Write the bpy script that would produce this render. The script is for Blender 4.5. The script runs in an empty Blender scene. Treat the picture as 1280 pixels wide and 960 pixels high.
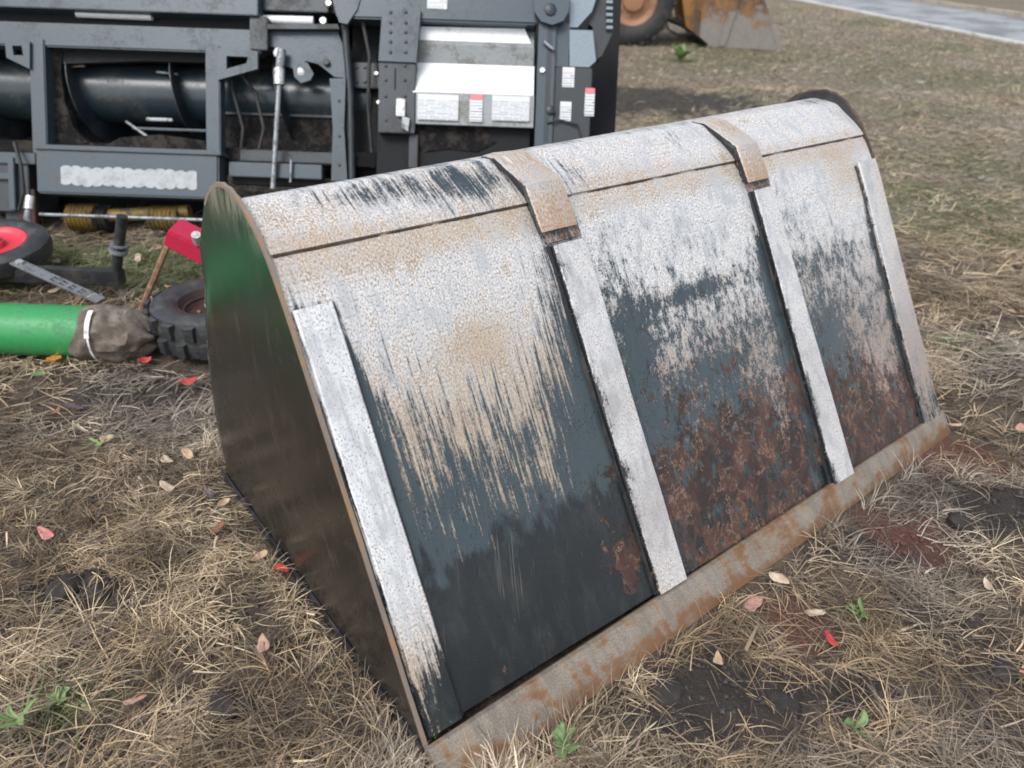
import bpy, bmesh, math, random
import numpy as np
from mathutils import Vector, Matrix

random.seed(7); rng = np.random.default_rng(7)
S = bpy.context.scene
COL = S.collection
R_ = math.radians

# ------------------------------------------------------------------ camera
CAM = np.array([-0.552, -0.918, 1.644])
YAW, PITCH, ROLL, FPX = R_(51.277), R_(30.437), R_(2.0), 950.0
def cam_axes():
    cy, sy = math.cos(YAW), math.sin(YAW)
    fwd = np.array([cy*math.cos(PITCH), sy*math.cos(PITCH), -math.sin(PITCH)])
    right = np.array([sy, -cy, 0.0]); up = np.cross(right, fwd)
    r2 = right*math.cos(ROLL)+up*math.sin(ROLL)
    return r2, np.cross(r2, fwd), fwd
CR, CU, CF = cam_axes()
cd = bpy.data.cameras.new('camera'); cam = bpy.data.objects.new('camera', cd); COL.objects.link(cam)
cd.sensor_width = 36.0; cd.lens = 36.0*FPX/1280.0; cd.clip_start = 0.02; cd.clip_end = 2000.0
m = Matrix.Identity(4)
for i in range(3):
    m[i][0] = CR[i]; m[i][1] = CU[i]; m[i][2] = -CF[i]; m[i][3] = CAM[i]
cam.matrix_world = m
cd.dof.use_dof = True; cd.dof.focus_distance = 2.15; cd.dof.aperture_fstop = 2.6
S.camera = cam

# ------------------------------------------------------------------ sky, sun, exposure (overcast)
SUN_EL, SUN_AZ = R_(52), R_(200)          # azimuth measured counter-clockwise from +X
wd = bpy.data.worlds.new('World'); S.world = wd; wd.use_nodes = True
nt = wd.node_tree; nt.nodes.clear()
sky = nt.nodes.new('ShaderNodeTexSky'); sky.sky_type = 'NISHITA'; sky.sun_disc = False
sky.sun_elevation = SUN_EL; sky.sun_rotation = R_(90)-SUN_AZ
sky.dust_density = 1.8; sky.air_density = 1.0; sky.ozone_density = 1.0
hs = nt.nodes.new('ShaderNodeHueSaturation'); hs.inputs['Saturation'].default_value = 0.38
bg = nt.nodes.new('ShaderNodeBackground'); bg.inputs['Strength'].default_value = 0.15
wo = nt.nodes.new('ShaderNodeOutputWorld')
nt.links.new(sky.outputs[0], hs.inputs['Color']); nt.links.new(hs.outputs[0], bg.inputs[0]); nt.links.new(bg.outputs[0], wo.inputs[0])
sl = bpy.data.lights.new('sun', 'SUN'); sl.energy = 1.1; sl.angle = R_(25); sl.color = (1.0, 0.985, 0.96)
so = bpy.data.objects.new('sun', sl); COL.objects.link(so)
sd = Vector((math.cos(SUN_EL)*math.cos(SUN_AZ), math.cos(SUN_EL)*math.sin(SUN_AZ), math.sin(SUN_EL)))
so.rotation_euler = sd.to_track_quat('Z', 'Y').to_euler()
S.view_settings.view_transform = 'Standard'; S.view_settings.look = 'None'
S.view_settings.gamma = 1.0; S.view_settings.exposure = 0.85
S.view_settings.use_curve_mapping = False
S.cycles.filter_width = 1.75                # soft phone-camera rendering of fine detail

# ------------------------------------------------------------------ frames
ER = np.array([math.sin(YAW), -math.cos(YAW), 0.0]); EF = np.array([math.cos(YAW), math.sin(YAW), 0.0])
C0 = np.array([CAM[0], CAM[1], 0.0])
def ray(u, v): return CF + CR*((u-640)/FPX) - CU*((v-480)/FPX)
def gp(u, v, z=0.0):                      # point on the ground
    d = ray(u, v); return CAM + d*((z-CAM[2])/d[2])
def rf(r, f, z=0.0): return C0 + ER*r + EF*f + np.array([0, 0, z])

# ------------------------------------------------------------------ numpy value noise
_perm = rng.random((256, 256))
def vn(x, y):
    x = np.asarray(x, float); y = np.asarray(y, float)
    xi = np.floor(x).astype(int); yi = np.floor(y).astype(int)
    fx = x-xi; fy = y-yi; fx = fx*fx*(3-2*fx); fy = fy*fy*(3-2*fy)
    g = lambda a, b: _perm[a & 255, b & 255]
    return (g(xi, yi)*(1-fx)+g(xi+1, yi)*fx)*(1-fy)+(g(xi, yi+1)*(1-fx)+g(xi+1, yi+1)*fx)*fy
def fbm(x, y, o=4):
    t = 0; a = .5; s = 0
    for k in range(o):
        t = t+a*vn(x*2**k+17.3*k, y*2**k+5.1*k); s += a; a *= .5
    return t/s
def sst(a, b, x):
    t = np.clip((np.asarray(x, float)-a)/(b-a), 0, 1); return t*t*(3-2*t)

# ------------------------------------------------------------------ materials
class NT:
    def __init__(s, name):
        s.m = bpy.data.materials.new(name); s.m.use_nodes = True; s.t = s.m.node_tree; s.t.nodes.clear()
        s.o = s.n('ShaderNodeOutputMaterial'); s.b = s.n('ShaderNodeBsdfPrincipled'); s.l(s.b.outputs[0], s.o.inputs[0])
    def n(s, k, **kw):
        x = s.t.nodes.new(k)
        for a, b in kw.items(): setattr(x, a, b)
        return x
    def l(s, a, b): s.t.links.new(a, b)
    def put(s, v, sock):
        if hasattr(v, 'is_output'): s.l(v, sock)
        elif isinstance(v, tuple) and len(v) == 3 and sock.type == 'RGBA': sock.default_value = (*v, 1)
        else: sock.default_value = v
    def math(s, op, a, b=0.0, c=None, clamp=False):
        x = s.n('ShaderNodeMath', operation=op, use_clamp=clamp)
        s.put(a, x.inputs[0]); s.put(b, x.inputs[1])
        if c is not None: s.put(c, x.inputs[2])
        return x.outputs[0]
    def ss(s, v, a, b):
        x = s.n('ShaderNodeMapRange', interpolation_type='SMOOTHSTEP'); s.put(v, x.inputs[0])
        x.inputs[1].default_value = a; x.inputs[2].default_value = b
        return x.outputs[0]
    def mix(s, f, a, b, mode='MIX'):
        x = s.n('ShaderNodeMix', data_type='RGBA', blend_type=mode, clamp_factor=True)
        s.put(f, x.inputs[0]); s.put(a, x.inputs[6]); s.put(b, x.inputs[7]); return x.outputs[2]
    def noise(s, co, scale=(1, 1, 1), det=4, rough=.55, off=(0, 0, 0), dist=0.0):
        mp = s.n('ShaderNodeMapping'); mp.inputs['Scale'].default_value = scale; mp.inputs['Location'].default_value = off
        s.l(co, mp.inputs[0]); x = s.n('ShaderNodeTexNoise'); x.inputs['Scale'].default_value = 1.0
        x.inputs['Detail'].default_value = det; x.inputs['Roughness'].default_value = rough; x.inputs['Distortion'].default_value = dist
        s.l(mp.outputs[0], x.inputs['Vector']); return x.outputs[0]
    def voro(s, co, scale, feature='F1'):
        x = s.n('ShaderNodeTexVoronoi', feature=feature); x.inputs['Scale'].default_value = scale; s.l(co, x.inputs['Vector']); return x.outputs[0]
    def attr(s, nm, out=2):
        x = s.n('ShaderNodeAttribute'); x.attribute_name = nm; return x.outputs[out]
    def obj(s): return s.n('ShaderNodeTexCoord').outputs['Object']
    def uv(s): return s.n('ShaderNodeTexCoord').outputs['UV']
    def bump(s, h, st=.3, d=.01):
        x = s.n('ShaderNodeBump'); x.inputs['Strength'].default_value = st; x.inputs['Distance'].default_value = d
        s.l(h, x.inputs['Height']); s.l(x.outputs[0], s.b.inputs['Normal'])
    def fin(s, col=None, rough=None, metal=None, spec=None):
        for v, k in ((col, 'Base Color'), (rough, 'Roughness'), (metal, 'Metallic'), (spec, 'Specular IOR Level')):
            if v is not None: s.put(v, s.b.inputs[k])
        return s.m

def dirty(name, col, col2, rough=.45, amt=.5, scale=6.0, metal=0.0, bump=.15, fine=60.0, spec=.5):
    """painted or bare surface with blotchy dirt and fine grain"""
    t = NT(name); co = t.obj()
    n = t.noise(co, (scale,)*3, 6, .65); f = t.noise(co, (fine,)*3, 3, .6)
    k = t.ss(t.math('ADD', n, t.math('MULTIPLY', t.math('SUBTRACT', f, .5), .5)), .62-amt*.4, .80-amt*.3)
    c = t.mix(k, col, col2)
    c = t.mix(t.math('MULTIPLY', t.ss(f, .35, .7), .25), c, (col[0]*.6, col[1]*.6, col[2]*.6))
    t.bump(f, bump, .004)
    return t.fin(c, t.math('ADD', t.math('MULTIPLY', k, .25), rough), metal, spec)

MAT = {}
MAT['slate'] = dirty('slate_paint', (.036, .057, .073), (.070, .076, .078), .38, .35, 5)
MAT['slate_dark'] = dirty('dark_slate_paint', (.014, .022, .029), (.040, .040, .038), .42, .45, 6)
MAT['slate_light'] = dirty('pale_slate_paint', (.19, .24, .275), (.20, .20, .19), .3, .2, 5)
MAT['drum'] = dirty('drum_paint', (.020, .032, .040), (.06, .06, .055), .28, .35, 4)
MAT['mud'] = dirty('caked_mud', (.010, .010, .011), (.048, .041, .035), .9, .5, 9, bump=.8, fine=45, spec=.12)
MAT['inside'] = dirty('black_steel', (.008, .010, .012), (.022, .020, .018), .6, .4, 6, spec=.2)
MAT['white_panel'] = dirty('white_panel_paint', (.80, .81, .81), (.55, .54, .50), .35, .12, 5)
MAT['worn_white'] = dirty('worn_white_lettering', (.36, .38, .385), (.30, .32, .33), .5, .4, 22, fine=40, bump=.05)
MAT['grey_panel'] = dirty('galvanised_panel', (.27, .285, .29), (.17, .16, .145), .4, .4, 6)
MAT['galv'] = dirty('galvanised_steel', (.27, .285, .30), (.13, .12, .11), .4, .4, 20, metal=.4)
MAT['zinc'] = dirty('zinc_bolt', (.62, .62, .60), (.30, .28, .24), .35, .3, 30, metal=.6)
MAT['yellow'] = dirty('yellow_plastic', (.22, .14, .028), (.07, .055, .035), .5, .5, 14)
MAT['rubber'] = dirty('black_rubber', (.016, .017, .018), (.05, .046, .042), .6, .45, 10, bump=.3)
MAT['rubber_wet'] = dirty('grey_worn_rubber', (.030, .033, .036), (.07, .066, .06), .4, .4, 14, bump=.3)
MAT['black'] = dirty('black_paint', (.018, .020, .022), (.05, .045, .04), .4, .4, 10)
MAT['red'] = dirty('red_paint', (.50, .020, .065), (.40, .06, .06), .4, .2, 12)
MAT['red_rim'] = dirty('red_rim_paint', (.60, .035, .06), (.30, .06, .05), .4, .25, 10)
MAT['rust_rim'] = dirty('rusty_dark_red_rim', (.030, .018, .018), (.10, .030, .026), .7, .5, 12)
MAT['green_pipe'] = dirty('green_pipe_paint', (.026, .25, .070), (.045, .20, .085), .42, .4, 7, bump=.08)
MAT['sack'] = dirty('brown_sack', (.115, .092, .072), (.22, .19, .155), .9, .5, 18, bump=.6, fine=140)
MAT['white_tape'] = dirty('white_tape', (.72, .72, .70), (.4, .38, .34), .6, .3, 30)
MAT['loader_yellow'] = dirty('loader_orange_paint', (.34, .165, .045), (.12, .075, .045), .5, .5, 3)
MAT['loader_rim'] = dirty('loader_rim_paint', (.30, .15, .075), (.16, .095, .06), .6, .4, 4)
def loader_mud():
    t = NT('loader_muddy_steel'); co = t.obj(); sx = t.n('ShaderNodeSeparateXYZ'); t.l(co, sx.inputs[0])
    n = t.noise(co, (3, 3, 3), 6, .65); f = t.noise(co, (30, 30, 12), 4, .6)
    k = t.ss(t.math('ADD', sx.outputs[2], t.math('MULTIPLY', t.math('SUBTRACT', n, .5), 1.6)), .45, .62)
    c = t.mix(k, t.mix(f, (.15, .13, .12), (.26, .235, .21)), t.mix(t.ss(n, .4, .6), (.10, .058, .036), (.22, .115, .045)))
    t.bump(f, .4, .01); return t.fin(c, .75)
MAT['loader_mud'] = loader_mud()
MAT['asphalt'] = dirty('wet_asphalt', (.17, .168, .165), (.12, .118, .115), .34, .5, .8, bump=.2, fine=14)
MAT['kerb_white'] = dirty('white_concrete_edging', (.60, .60, .58), (.34, .32, .29), .7, .35, 3)
MAT['kerb_tan'] = dirty('tan_concrete_kerb', (.40, .34, .27), (.25, .21, .17), .8, .4, 2)
MAT['clod'] = dirty('dark_soil_clod', (.022, .019, .018), (.05, .042, .036), .85, .5, 25, bump=.8, fine=120)
MAT['rust'] = dirty('rusty_steel', (.17, .085, .045), (.34, .22, .14), .8, .5, 22, bump=.5, fine=160)
MAT['rust_dark'] = dirty('dark_rust', (.055, .036, .028), (.13, .085, .06), .8, .5, 24)
MAT['edge'] = dirty('worn_rusty_edge', (.20, .165, .135), (.30, .18, .095), .6, .5, 11, fine=120)
MAT['ear'] = dirty('rust_bloomed_ear', (.22, .175, .145), (.42, .36, .31), .7, .5, 24)

def sticker_mat(name, lines, accent):
    t = NT(name); co = t.n('ShaderNodeTexCoord').outputs['Generated']
    mp = t.n('ShaderNodeMapping'); mp.inputs['Scale'].default_value = lines; mp.inputs['Rotation'].default_value = (R_(-90), 0, 0); t.l(co, mp.inputs[0])
    b = t.n('ShaderNodeTexBrick'); t.l(mp.outputs[0], b.inputs['Vector']); b.inputs['Scale'].default_value = 1.0
    b.inputs['Mortar Size'].default_value = .05; b.inputs['Brick Width'].default_value = .9; b.inputs['Row Height'].default_value = .16; b.offset = .37; b.squash = 1.6; b.squash_frequency = 3; b.inputs['Color1'].default_value = (.16, .17, .18, 1); b.inputs['Color2'].default_value = (.42, .44, .45, 1)
    b.inputs['Mortar'].default_value = (.58, .59, .59, 1)
    sx = t.n('ShaderNodeSeparateXYZ'); t.l(co, sx.inputs[0])
    c = t.mix(t.math('GREATER_THAN', sx.outputs[2], .82), b.outputs[0], accent)
    return t.fin(c, .4)
MAT['sticker_wide'] = sticker_mat('printed_sticker_wide', (3.2, 1, 2.2), (.56, .57, .57))
MAT['sticker_red'] = sticker_mat('printed_sticker_red_head', (.9, 1, 1.5), (.60, .16, .17))
MAT['sticker_dots'] = sticker_mat('reflector_sticker', (1.0, 1, 1.25), (.58, .59, .59))

def leaf_mat(name, c1, c2):
    t = NT(name); co = t.obj(); n = t.noise(co, (60, 60, 60), 4)
    t.b.inputs['Roughness'].default_value = .55
    return t.fin(t.mix(t.ss(n, .35, .65), c1, c2))
MAT['leaf_red'] = leaf_mat('red_leaf', (.36, .022, .026), (.44, .07, .055))
MAT['leaf_pink'] = leaf_mat('pink_leaf', (.52, .15, .14), (.55, .27, .23))
MAT['leaf_salmon'] = leaf_mat('salmon_leaf', (.46, .29, .23), (.36, .19, .145))
MAT['leaf_tan'] = leaf_mat('tan_leaf', (.48, .35, .22), (.34, .22, .13))
MAT['leaf_pale'] = leaf_mat('pale_leaf', (.54, .44, .33), (.40, .29, .20))
MAT['leaf_grey'] = leaf_mat('grey_violet_leaf', (.13, .105, .11), (.085, .06, .065))
MAT['leaf_brown'] = leaf_mat('brown_leaf', (.24, .10, .05), (.14, .07, .045))
MAT['leaf_orange'] = leaf_mat('orange_leaf', (.58, .26, .05), (.45, .16, .04))
MAT['weed'] = leaf_mat('weed_leaf', (.085, .15, .04), (.15, .22, .08))
MAT['weed_pale'] = leaf_mat('pale_weed_leaf', (.20, .27, .11), (.13, .20, .06))

# ---- bucket steel: dark teal paint, scuffed white metal, rust, tan film; masks come as attributes in metres of the plate
def bucket_mat():
    t = NT('worn_bucket_steel'); uv = t.uv()
    wear, rust, tan, wet, dull, strk, orng, clean = [t.attr(k) for k in ('wear', 'rust', 'tan', 'wet', 'dull', 'strk', 'orng', 'clean')]
    sA = t.noise(uv, (80, 7, 1), 5, .6); sB = t.noise(uv, (46, 20, 1), 6, .62, (6, 6, 0), .3)
    streak = t.math('ADD', t.math('MULTIPLY', sA, strk), t.math('MULTIPLY', sB, t.math('SUBTRACT', 1.0, strk)))
    blot = t.noise(uv, (13, 7, 1), 8, .68, (3.1, 1.7, 0), .4)
    fine = t.noise(uv, (230, 150, 1), 3, .6, (7, 3, 0))
    pit = t.noise(uv, (240, 150, 1), 3, .6, (1, 9, 0))
    blot2 = t.noise(uv, (22, 14, 1), 7, .62, (11, 5, 0), .6)
    sc = lambda n, k: t.math('MULTIPLY', t.math('SUBTRACT', n, .5), k)
    add = lambda *a: a[0] if len(a) == 1 else t.math('ADD', a[0], add(*a[1:]))
    mid = t.noise(uv, (120, 60, 1), 4, .65, (5, 13, 0))
    inv = t.math('SUBTRACT', 1.0, strk); gn = lambda n, a, b: t.math('MULTIPLY', t.math('SUBTRACT', n, .5), t.math('ADD', a, t.math('MULTIPLY', inv, b)))
    long_ = t.math('MULTIPLY', t.math('MULTIPLY', t.math('SUBTRACT', t.noise(uv, (170, 3.2, 1), 4, .6, (4, 21, 0)), .5), 1.6), strk)
    wm = t.ss(add(wear, long_, gn(streak, 1.9, -.2), gn(fine, 1.0, .6), gn(mid, .6, .7), gn(blot, .9, .7)), .28, .74)
    drip = t.noise(uv, (22, 10, 1), 5, .55, (9, 2, 0), .3)
    mid2 = t.noise(uv, (60, 42, 1), 5, .6, (15, 3, 0))
    rm = t.ss(add(rust, sc(blot2, 2.6), sc(mid2, 1.2), sc(fine, .5)), .42, .60)
    km = t.ss(add(wet, sc(drip, 1.6), sc(blot, .7), sc(sA, .5)), .32, .68)
    tm = t.math('MULTIPLY', t.ss(add(tan, sc(blot, 1.6), sc(fine, 2.0), sc(streak, 1.2)), .30, 1.0), .85)
    vd = t.voro(uv, 120); drop = t.math('MULTIPLY', t.ss(vd, .30, .18), t.ss(t.noise(uv, (14, 9, 1), 3), .42, .56))
    paint = t.mix(blot, (.027, .043, .051), (.047, .065, .073))
    paint = t.mix(km, paint, (.0085, .0115, .0135))
    paint = t.mix(t.math('MULTIPLY', drop, .8), paint, (.010, .014, .017))
    mp = t.n('ShaderNodeMapping'); mp.inputs['Rotation'].default_value = (0, 0, .22); t.l(uv, mp.inputs[0])
    scr = t.math('MULTIPLY', t.ss(t.noise(mp.outputs[0], (210, 4, 1), 3, .6, (2, 8, 0)), .60, .70), t.ss(t.noise(uv, (7, 4, 1), 3, .5, (1, 3, 0)), .48, .62))
    paint = t.mix(t.math('MULTIPLY', scr, .38), paint, (.25, .22, .19))
    haze = t.math('MULTIPLY', t.ss(t.noise(uv, (18, 5, 1), 6, .65, (14, 3, 0)), .45, .75), .18)
    paint = t.mix(haze, paint, (.11, .10, .09))
    ring = t.ss(t.math('ABSOLUTE', t.math('SUBTRACT', t.noise(uv, (30, 22, 1), 4, .55, (3, 15, 0)), .54)), .028, .004)
    big = t.noise(uv, (9, 6, 1), 6, .6, (21, 4, 0), .8)
    rc = t.mix(t.ss(big, .36, .64), (.015, .011, .011), (.085, .037, .022))
    rc = t.mix(t.math('MULTIPLY', t.ss(fine, .4, .62), .6), rc, (.055, .030, .024))
    pale = t.math('MULTIPLY', t.ss(big, .44, .60), t.ss(t.noise(uv, (44, 30, 1), 7, .72, (8, 1, 0), .3), .51, .60))
    rc = t.mix(t.math('MULTIPLY', pale, .6), rc, (.19, .125, .095))
    rc = t.mix(t.math('MULTIPLY', ring, t.math('MULTIPLY', t.ss(blot, .42, .6), .8)), rc, (.25, .155, .11))
    wc = t.mix(t.ss(add(blot, sc(streak, .6)), .36, .62), (.50, .505, .51), (.77, .775, .775))
    wc = t.mix(dull, wc, t.mix(fine, (.20, .165, .155), (.40, .345, .315)))
    wc = t.mix(tm, wc, t.mix(orng, (.47, .35, .23), (.40, .205, .08)))
    wc = t.mix(t.math('MULTIPLY', t.ss(add(pit, sc(fine, .6), sc(blot, .35), t.math('MULTIPLY', clean, -.07)), .49, .64), .72), wc, t.mix(mid, (.14, .125, .115), (.33, .27, .21)))
    edge = t.math('MULTIPLY', t.math('MULTIPLY', wm, t.math('SUBTRACT', 1.0, wm)), 2.4)
    c = t.mix(rm, paint, rc)
    c = t.mix(wm, c, wc)
    c = t.mix(t.math('MULTIPLY', edge, t.math('ADD', t.math('MULTIPLY', rust, .6), .1)), c, (.24, .15, .11))
    rough = t.math('ADD', .24, add(t.math('MULTIPLY', wm, .26), t.math('MULTIPLY', rm, .30)))
    h = add(t.math('MULTIPLY', wm, .5), t.math('MULTIPLY', rm, .6), t.math('MULTIPLY', fine, .35), t.math('MULTIPLY', drop, .8))
    t.bump(h, .35, .0025)
    return t.fin(c, rough, t.math('MULTIPLY', wm, .25), .5)
MAT['bucket'] = bucket_mat()

def side_mat():
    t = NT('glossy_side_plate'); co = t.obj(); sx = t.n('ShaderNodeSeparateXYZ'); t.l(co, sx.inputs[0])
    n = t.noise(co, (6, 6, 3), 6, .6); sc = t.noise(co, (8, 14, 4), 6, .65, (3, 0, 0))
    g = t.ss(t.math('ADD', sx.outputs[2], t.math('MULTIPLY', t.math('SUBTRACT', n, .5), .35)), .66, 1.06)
    c = t.mix(g, (.009, .009, .009), (.012, .038, .022))  # green reflection of the pipe put into the colour, stronger toward the top
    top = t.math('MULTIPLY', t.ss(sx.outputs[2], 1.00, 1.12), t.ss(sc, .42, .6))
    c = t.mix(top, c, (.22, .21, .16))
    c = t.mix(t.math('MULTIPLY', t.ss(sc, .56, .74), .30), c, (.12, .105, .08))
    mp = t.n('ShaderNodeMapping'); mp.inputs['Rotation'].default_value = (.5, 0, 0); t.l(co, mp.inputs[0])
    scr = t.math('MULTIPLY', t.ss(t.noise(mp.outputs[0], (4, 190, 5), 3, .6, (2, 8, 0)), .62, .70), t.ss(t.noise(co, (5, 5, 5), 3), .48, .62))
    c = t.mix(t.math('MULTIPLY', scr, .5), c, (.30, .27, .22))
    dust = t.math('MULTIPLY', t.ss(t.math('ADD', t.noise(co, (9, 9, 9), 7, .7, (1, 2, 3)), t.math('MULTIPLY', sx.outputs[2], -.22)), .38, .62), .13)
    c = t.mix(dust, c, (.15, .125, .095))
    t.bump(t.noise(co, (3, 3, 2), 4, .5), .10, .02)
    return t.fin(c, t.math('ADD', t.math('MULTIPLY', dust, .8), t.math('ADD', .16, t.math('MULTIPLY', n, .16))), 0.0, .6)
MAT['side'] = side_mat()

def lip_mat():
    t = NT('rust_bloomed_cutting_edge'); uv = t.uv()
    n = t.noise(uv, (8, 14, 1), 7, .65); st = t.noise(uv, (34, 5, 1), 5, .6, (4, 2, 0)); f = t.noise(uv, (240, 200, 1), 3)
    sx = t.n('ShaderNodeSeparateXYZ'); t.l(uv, sx.inputs[0])
    low = t.ss(sx.outputs[1], .10, .0)
    k = t.ss(t.math('ADD', t.math('ADD', n, t.math('MULTIPLY', low, .20)), t.math('MULTIPLY', t.math('SUBTRACT', st, .5), .5)), .50, .68)
    c = t.mix(t.ss(t.math('ADD', t.math('MULTIPLY', f, .5), t.math('MULTIPLY', st, .5)), .38, .62), (.165, .138, .108), (.29, .255, .21))
    c = t.mix(t.math('MULTIPLY', t.ss(t.math('ADD', st, t.math('MULTIPLY', t.math('SUBTRACT', n, .5), .8)), .42, .70), .55), c, (.24, .145, .07))
    c = t.mix(t.math('MULTIPLY', k, .85), c, (.17, .078, .030))
    c = t.mix(t.math('MULTIPLY', t.ss(t.math('ADD', low, t.math('MULTIPLY', t.math('SUBTRACT', st, .5), 1.6)), .55, 1.0), .75), c, (.17, .085, .04))
    c = t.mix(t.math('MULTIPLY', t.ss(n, .60, .72), .5), c, (.13, .075, .05))
    t.bump(t.math('ADD', f, n), .3, .003)
    return t.fin(c, .55, .15)
MAT['lip'] = lip_mat()

# ------------------------------------------------------------------ mesh helpers
def mk(name, verts, faces, mat, parent=None, uvs=None, attrs=None, smooth=False):
    me = bpy.data.meshes.new(name)
    me.from_pydata([tuple(map(float, v)) for v in verts], [], [tuple(map(int, f)) for f in faces])
    if uvs is not None:
        ul = me.uv_layers.new(name='UVMap'); li = np.empty(len(me.loops), int); me.loops.foreach_get('vertex_index', li)
        ul.data.foreach_set('uv', np.asarray(uvs, np.float32)[li].ravel())
    if attrs:
        for k, a in attrs.items():
            at = me.attributes.new(k, 'FLOAT', 'POINT'); at.data.foreach_set('value', np.asarray(a, np.float32).ravel())
    if smooth: me.polygons.foreach_set('use_smooth', [True]*len(me.polygons))
    if mat is not None: me.materials.append(MAT[mat] if isinstance(mat, str) else mat)
    me.update(); o = bpy.data.objects.new(name, me); COL.objects.link(o)
    if parent is not None: o.parent = parent
    return o
def tag(o, label=None, cat=None, group=None, kind=None):
    if label: o['label'] = label
    if cat: o['category'] = cat
    if group: o['group'] = group
    if kind: o['kind'] = kind
    return o
def empty(name, loc=(0, 0, 0), rz=0.0):
    o = bpy.data.objects.new(name, None); COL.objects.link(o); o.location = loc; o.rotation_euler = (0, 0, rz)
    o.empty_display_size = .1; return o
class G:
    """collects shapes for one mesh"""
    def __init__(s): s.v = []; s.f = []
    def add(s, v, f):
        b = len(s.v); s.v += [tuple(p) for p in v]; s.f += [tuple(i+b for i in q) for q in f]; return s
    def box(s, a, b, bev=0.0):
        a = np.minimum(a, b); b = np.maximum(np.array(a)*0+b, a)
        bm = bmesh.new(); bmesh.ops.create_cube(bm, size=1.0)
        for v in bm.verts: v.co = Vector([(a[i]+b[i])/2+v.co[i]*(b[i]-a[i]) for i in range(3)])
        if bev > 0: bmesh.ops.bevel(bm, geom=list(bm.edges), offset=min(bev, .45*min(b[i]-a[i] for i in range(3))), segments=2, affect='EDGES')
        bm.verts.index_update(); s.add([v.co[:] for v in bm.verts], [[v.index for v in f.verts] for f in bm.faces]); bm.free(); return s
    def prism(s, poly, d0, d1, axis=1):
        """poly in the two other axes, extruded along axis"""
        n = len(poly); V = []
        for d in (d0, d1):
            for p in poly:
                q = list(p); q.insert(axis, d); V.append(q)
        F = [tuple(range(n)), tuple(range(2*n-1, n-1, -1))]+[(i, i+n, (i+1) % n+n, (i+1) % n) for i in range(n)]
        return s.add(V, F)
    def tube(s, pts, r, n=10, cap=True):
        pts = [Vector(p) for p in pts]; rs = r if isinstance(r, (list, tuple)) else [r]*len(pts)
        V = []; F = []; up = None
        for i, p in enumerate(pts):
            d = (pts[min(i+1, len(pts)-1)]-pts[max(i-1, 0)]).normalized()
            a = d.orthogonal().normalized() if up is None else (up-d*up.dot(d)).normalized()
            up = a; b = d.cross(a)
            for k in range(n):
                q = 2*math.pi*k/n; V.append(tuple(p+(a*math.cos(q)+b*math.sin(q))*rs[i]))
        for i in range(len(pts)-1):
            for k in range(n): F.append((i*n+k, i*n+(k+1) % n, (i+1)*n+(k+1) % n, (i+1)*n+k))
        if cap: F += [tuple(range(n-1, -1, -1)), tuple(range((len(pts)-1)*n, len(pts)*n))]
        return s.add(V, F)
    def lathe(s, prof, c, ax, n=32, closed=False):
        """prof: (radius, along)"""
        ax = Vector(ax).normalized(); a = ax.orthogonal().normalized(); b = ax.cross(a); c = Vector(c); V = []; F = []; m_ = len(prof)
        for r, h in prof:
            for k in range(n):
                q = 2*math.pi*k/n; V.append(tuple(c+ax*h+(a*math.cos(q)+b*math.sin(q))*r))
        for i in range(m_ if closed else m_-1):
            j = (i+1) % m_
            for k in range(n): F.append((i*n+k, i*n+(k+1) % n, j*n+(k+1) % n, j*n+k))
        return s.add(V, F)
    def build(s, name, mat, parent=None, smooth=False):
        o = mk(name, s.v, s.f, mat, parent)
        bm = bmesh.new(); bm.from_mesh(o.data); bmesh.ops.recalc_face_normals(bm, faces=bm.faces); bm.to_mesh(o.data); bm.free()
        if smooth:
            o.data.polygons.foreach_set('use_smooth', [True]*len(o.data.polygons)); o.data.set_sharp_from_angle(angle=R_(40))
        return o

# ------------------------------------------------------------------ ground
BUCKET = (-0.03, 2.43, -0.07, 1.37)
def patch(x, y, u, v, rad, asp=1.0):
    p = gp(u, v); d = np.stack([x-p[0], y-p[1]], -1); a = d@ER[:2]; b = d@EF[:2]
    w = (fbm(x*9, y*9, 3)-.5)*rad*1.2
    return sst(rad*1.15, rad*.75, np.sqrt((a/asp)**2+b**2)+w)
def g_dark(x, y):
    m_ = np.maximum.reduce([patch(x, y, 890, 872, .15, 1.8), patch(x, y, 1245, 640, .16, 1.6), patch(x, y, 90, 735, .10, 1.5),
        patch(x, y, 1090, 620+60, .10, 2.0), patch(x, y, 290, 885, .06), patch(x, y, 440, 745, .10, 1.3), patch(x, y, 800, 125, 1.0, 1.6),
        patch(x, y, 1050, 870, .08, 2.0), patch(x, y, 170, 490, .12, 2.0)*.8, patch(x, y, 60, 930, .07, 1.6)*.8, patch(x, y, 1230, 800, .14, 1.4)*.7])
    return m_
def g_red(x, y):
    return np.maximum.reduce([patch(x, y, 1195, 568, .13, 1.5), patch(x, y, 985, 775, .10, 1.2), patch(x, y, 1130, 665, .12, 1.5)*.8])
def g_green(x, y):
    n = sst(.42, .75, fbm(x*.55+3, y*.55+9, 4)); d = (np.stack([x-C0[0], y-C0[1]], -1)@EF[:2])
    b = n*sst(3.2, 5.5, d)*.65
    return np.maximum.reduce([b, patch(x, y, 90, 330, .35, 2.6), patch(x, y, 200, 345, .3, 1.6), patch(x, y, 1210, 290, .28, 1.8)*.6, patch(x, y, 1200, 425, .12, 1.8)*.6,
        patch(x, y, 1120, 250, .6, 1.8)*.6, patch(x, y, 850, 75, .35, 1.2), patch(x, y, 75, 890, .08, 1.0)*.7, patch(x, y, 1000, 130, .9, 2.5)*.4])
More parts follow.
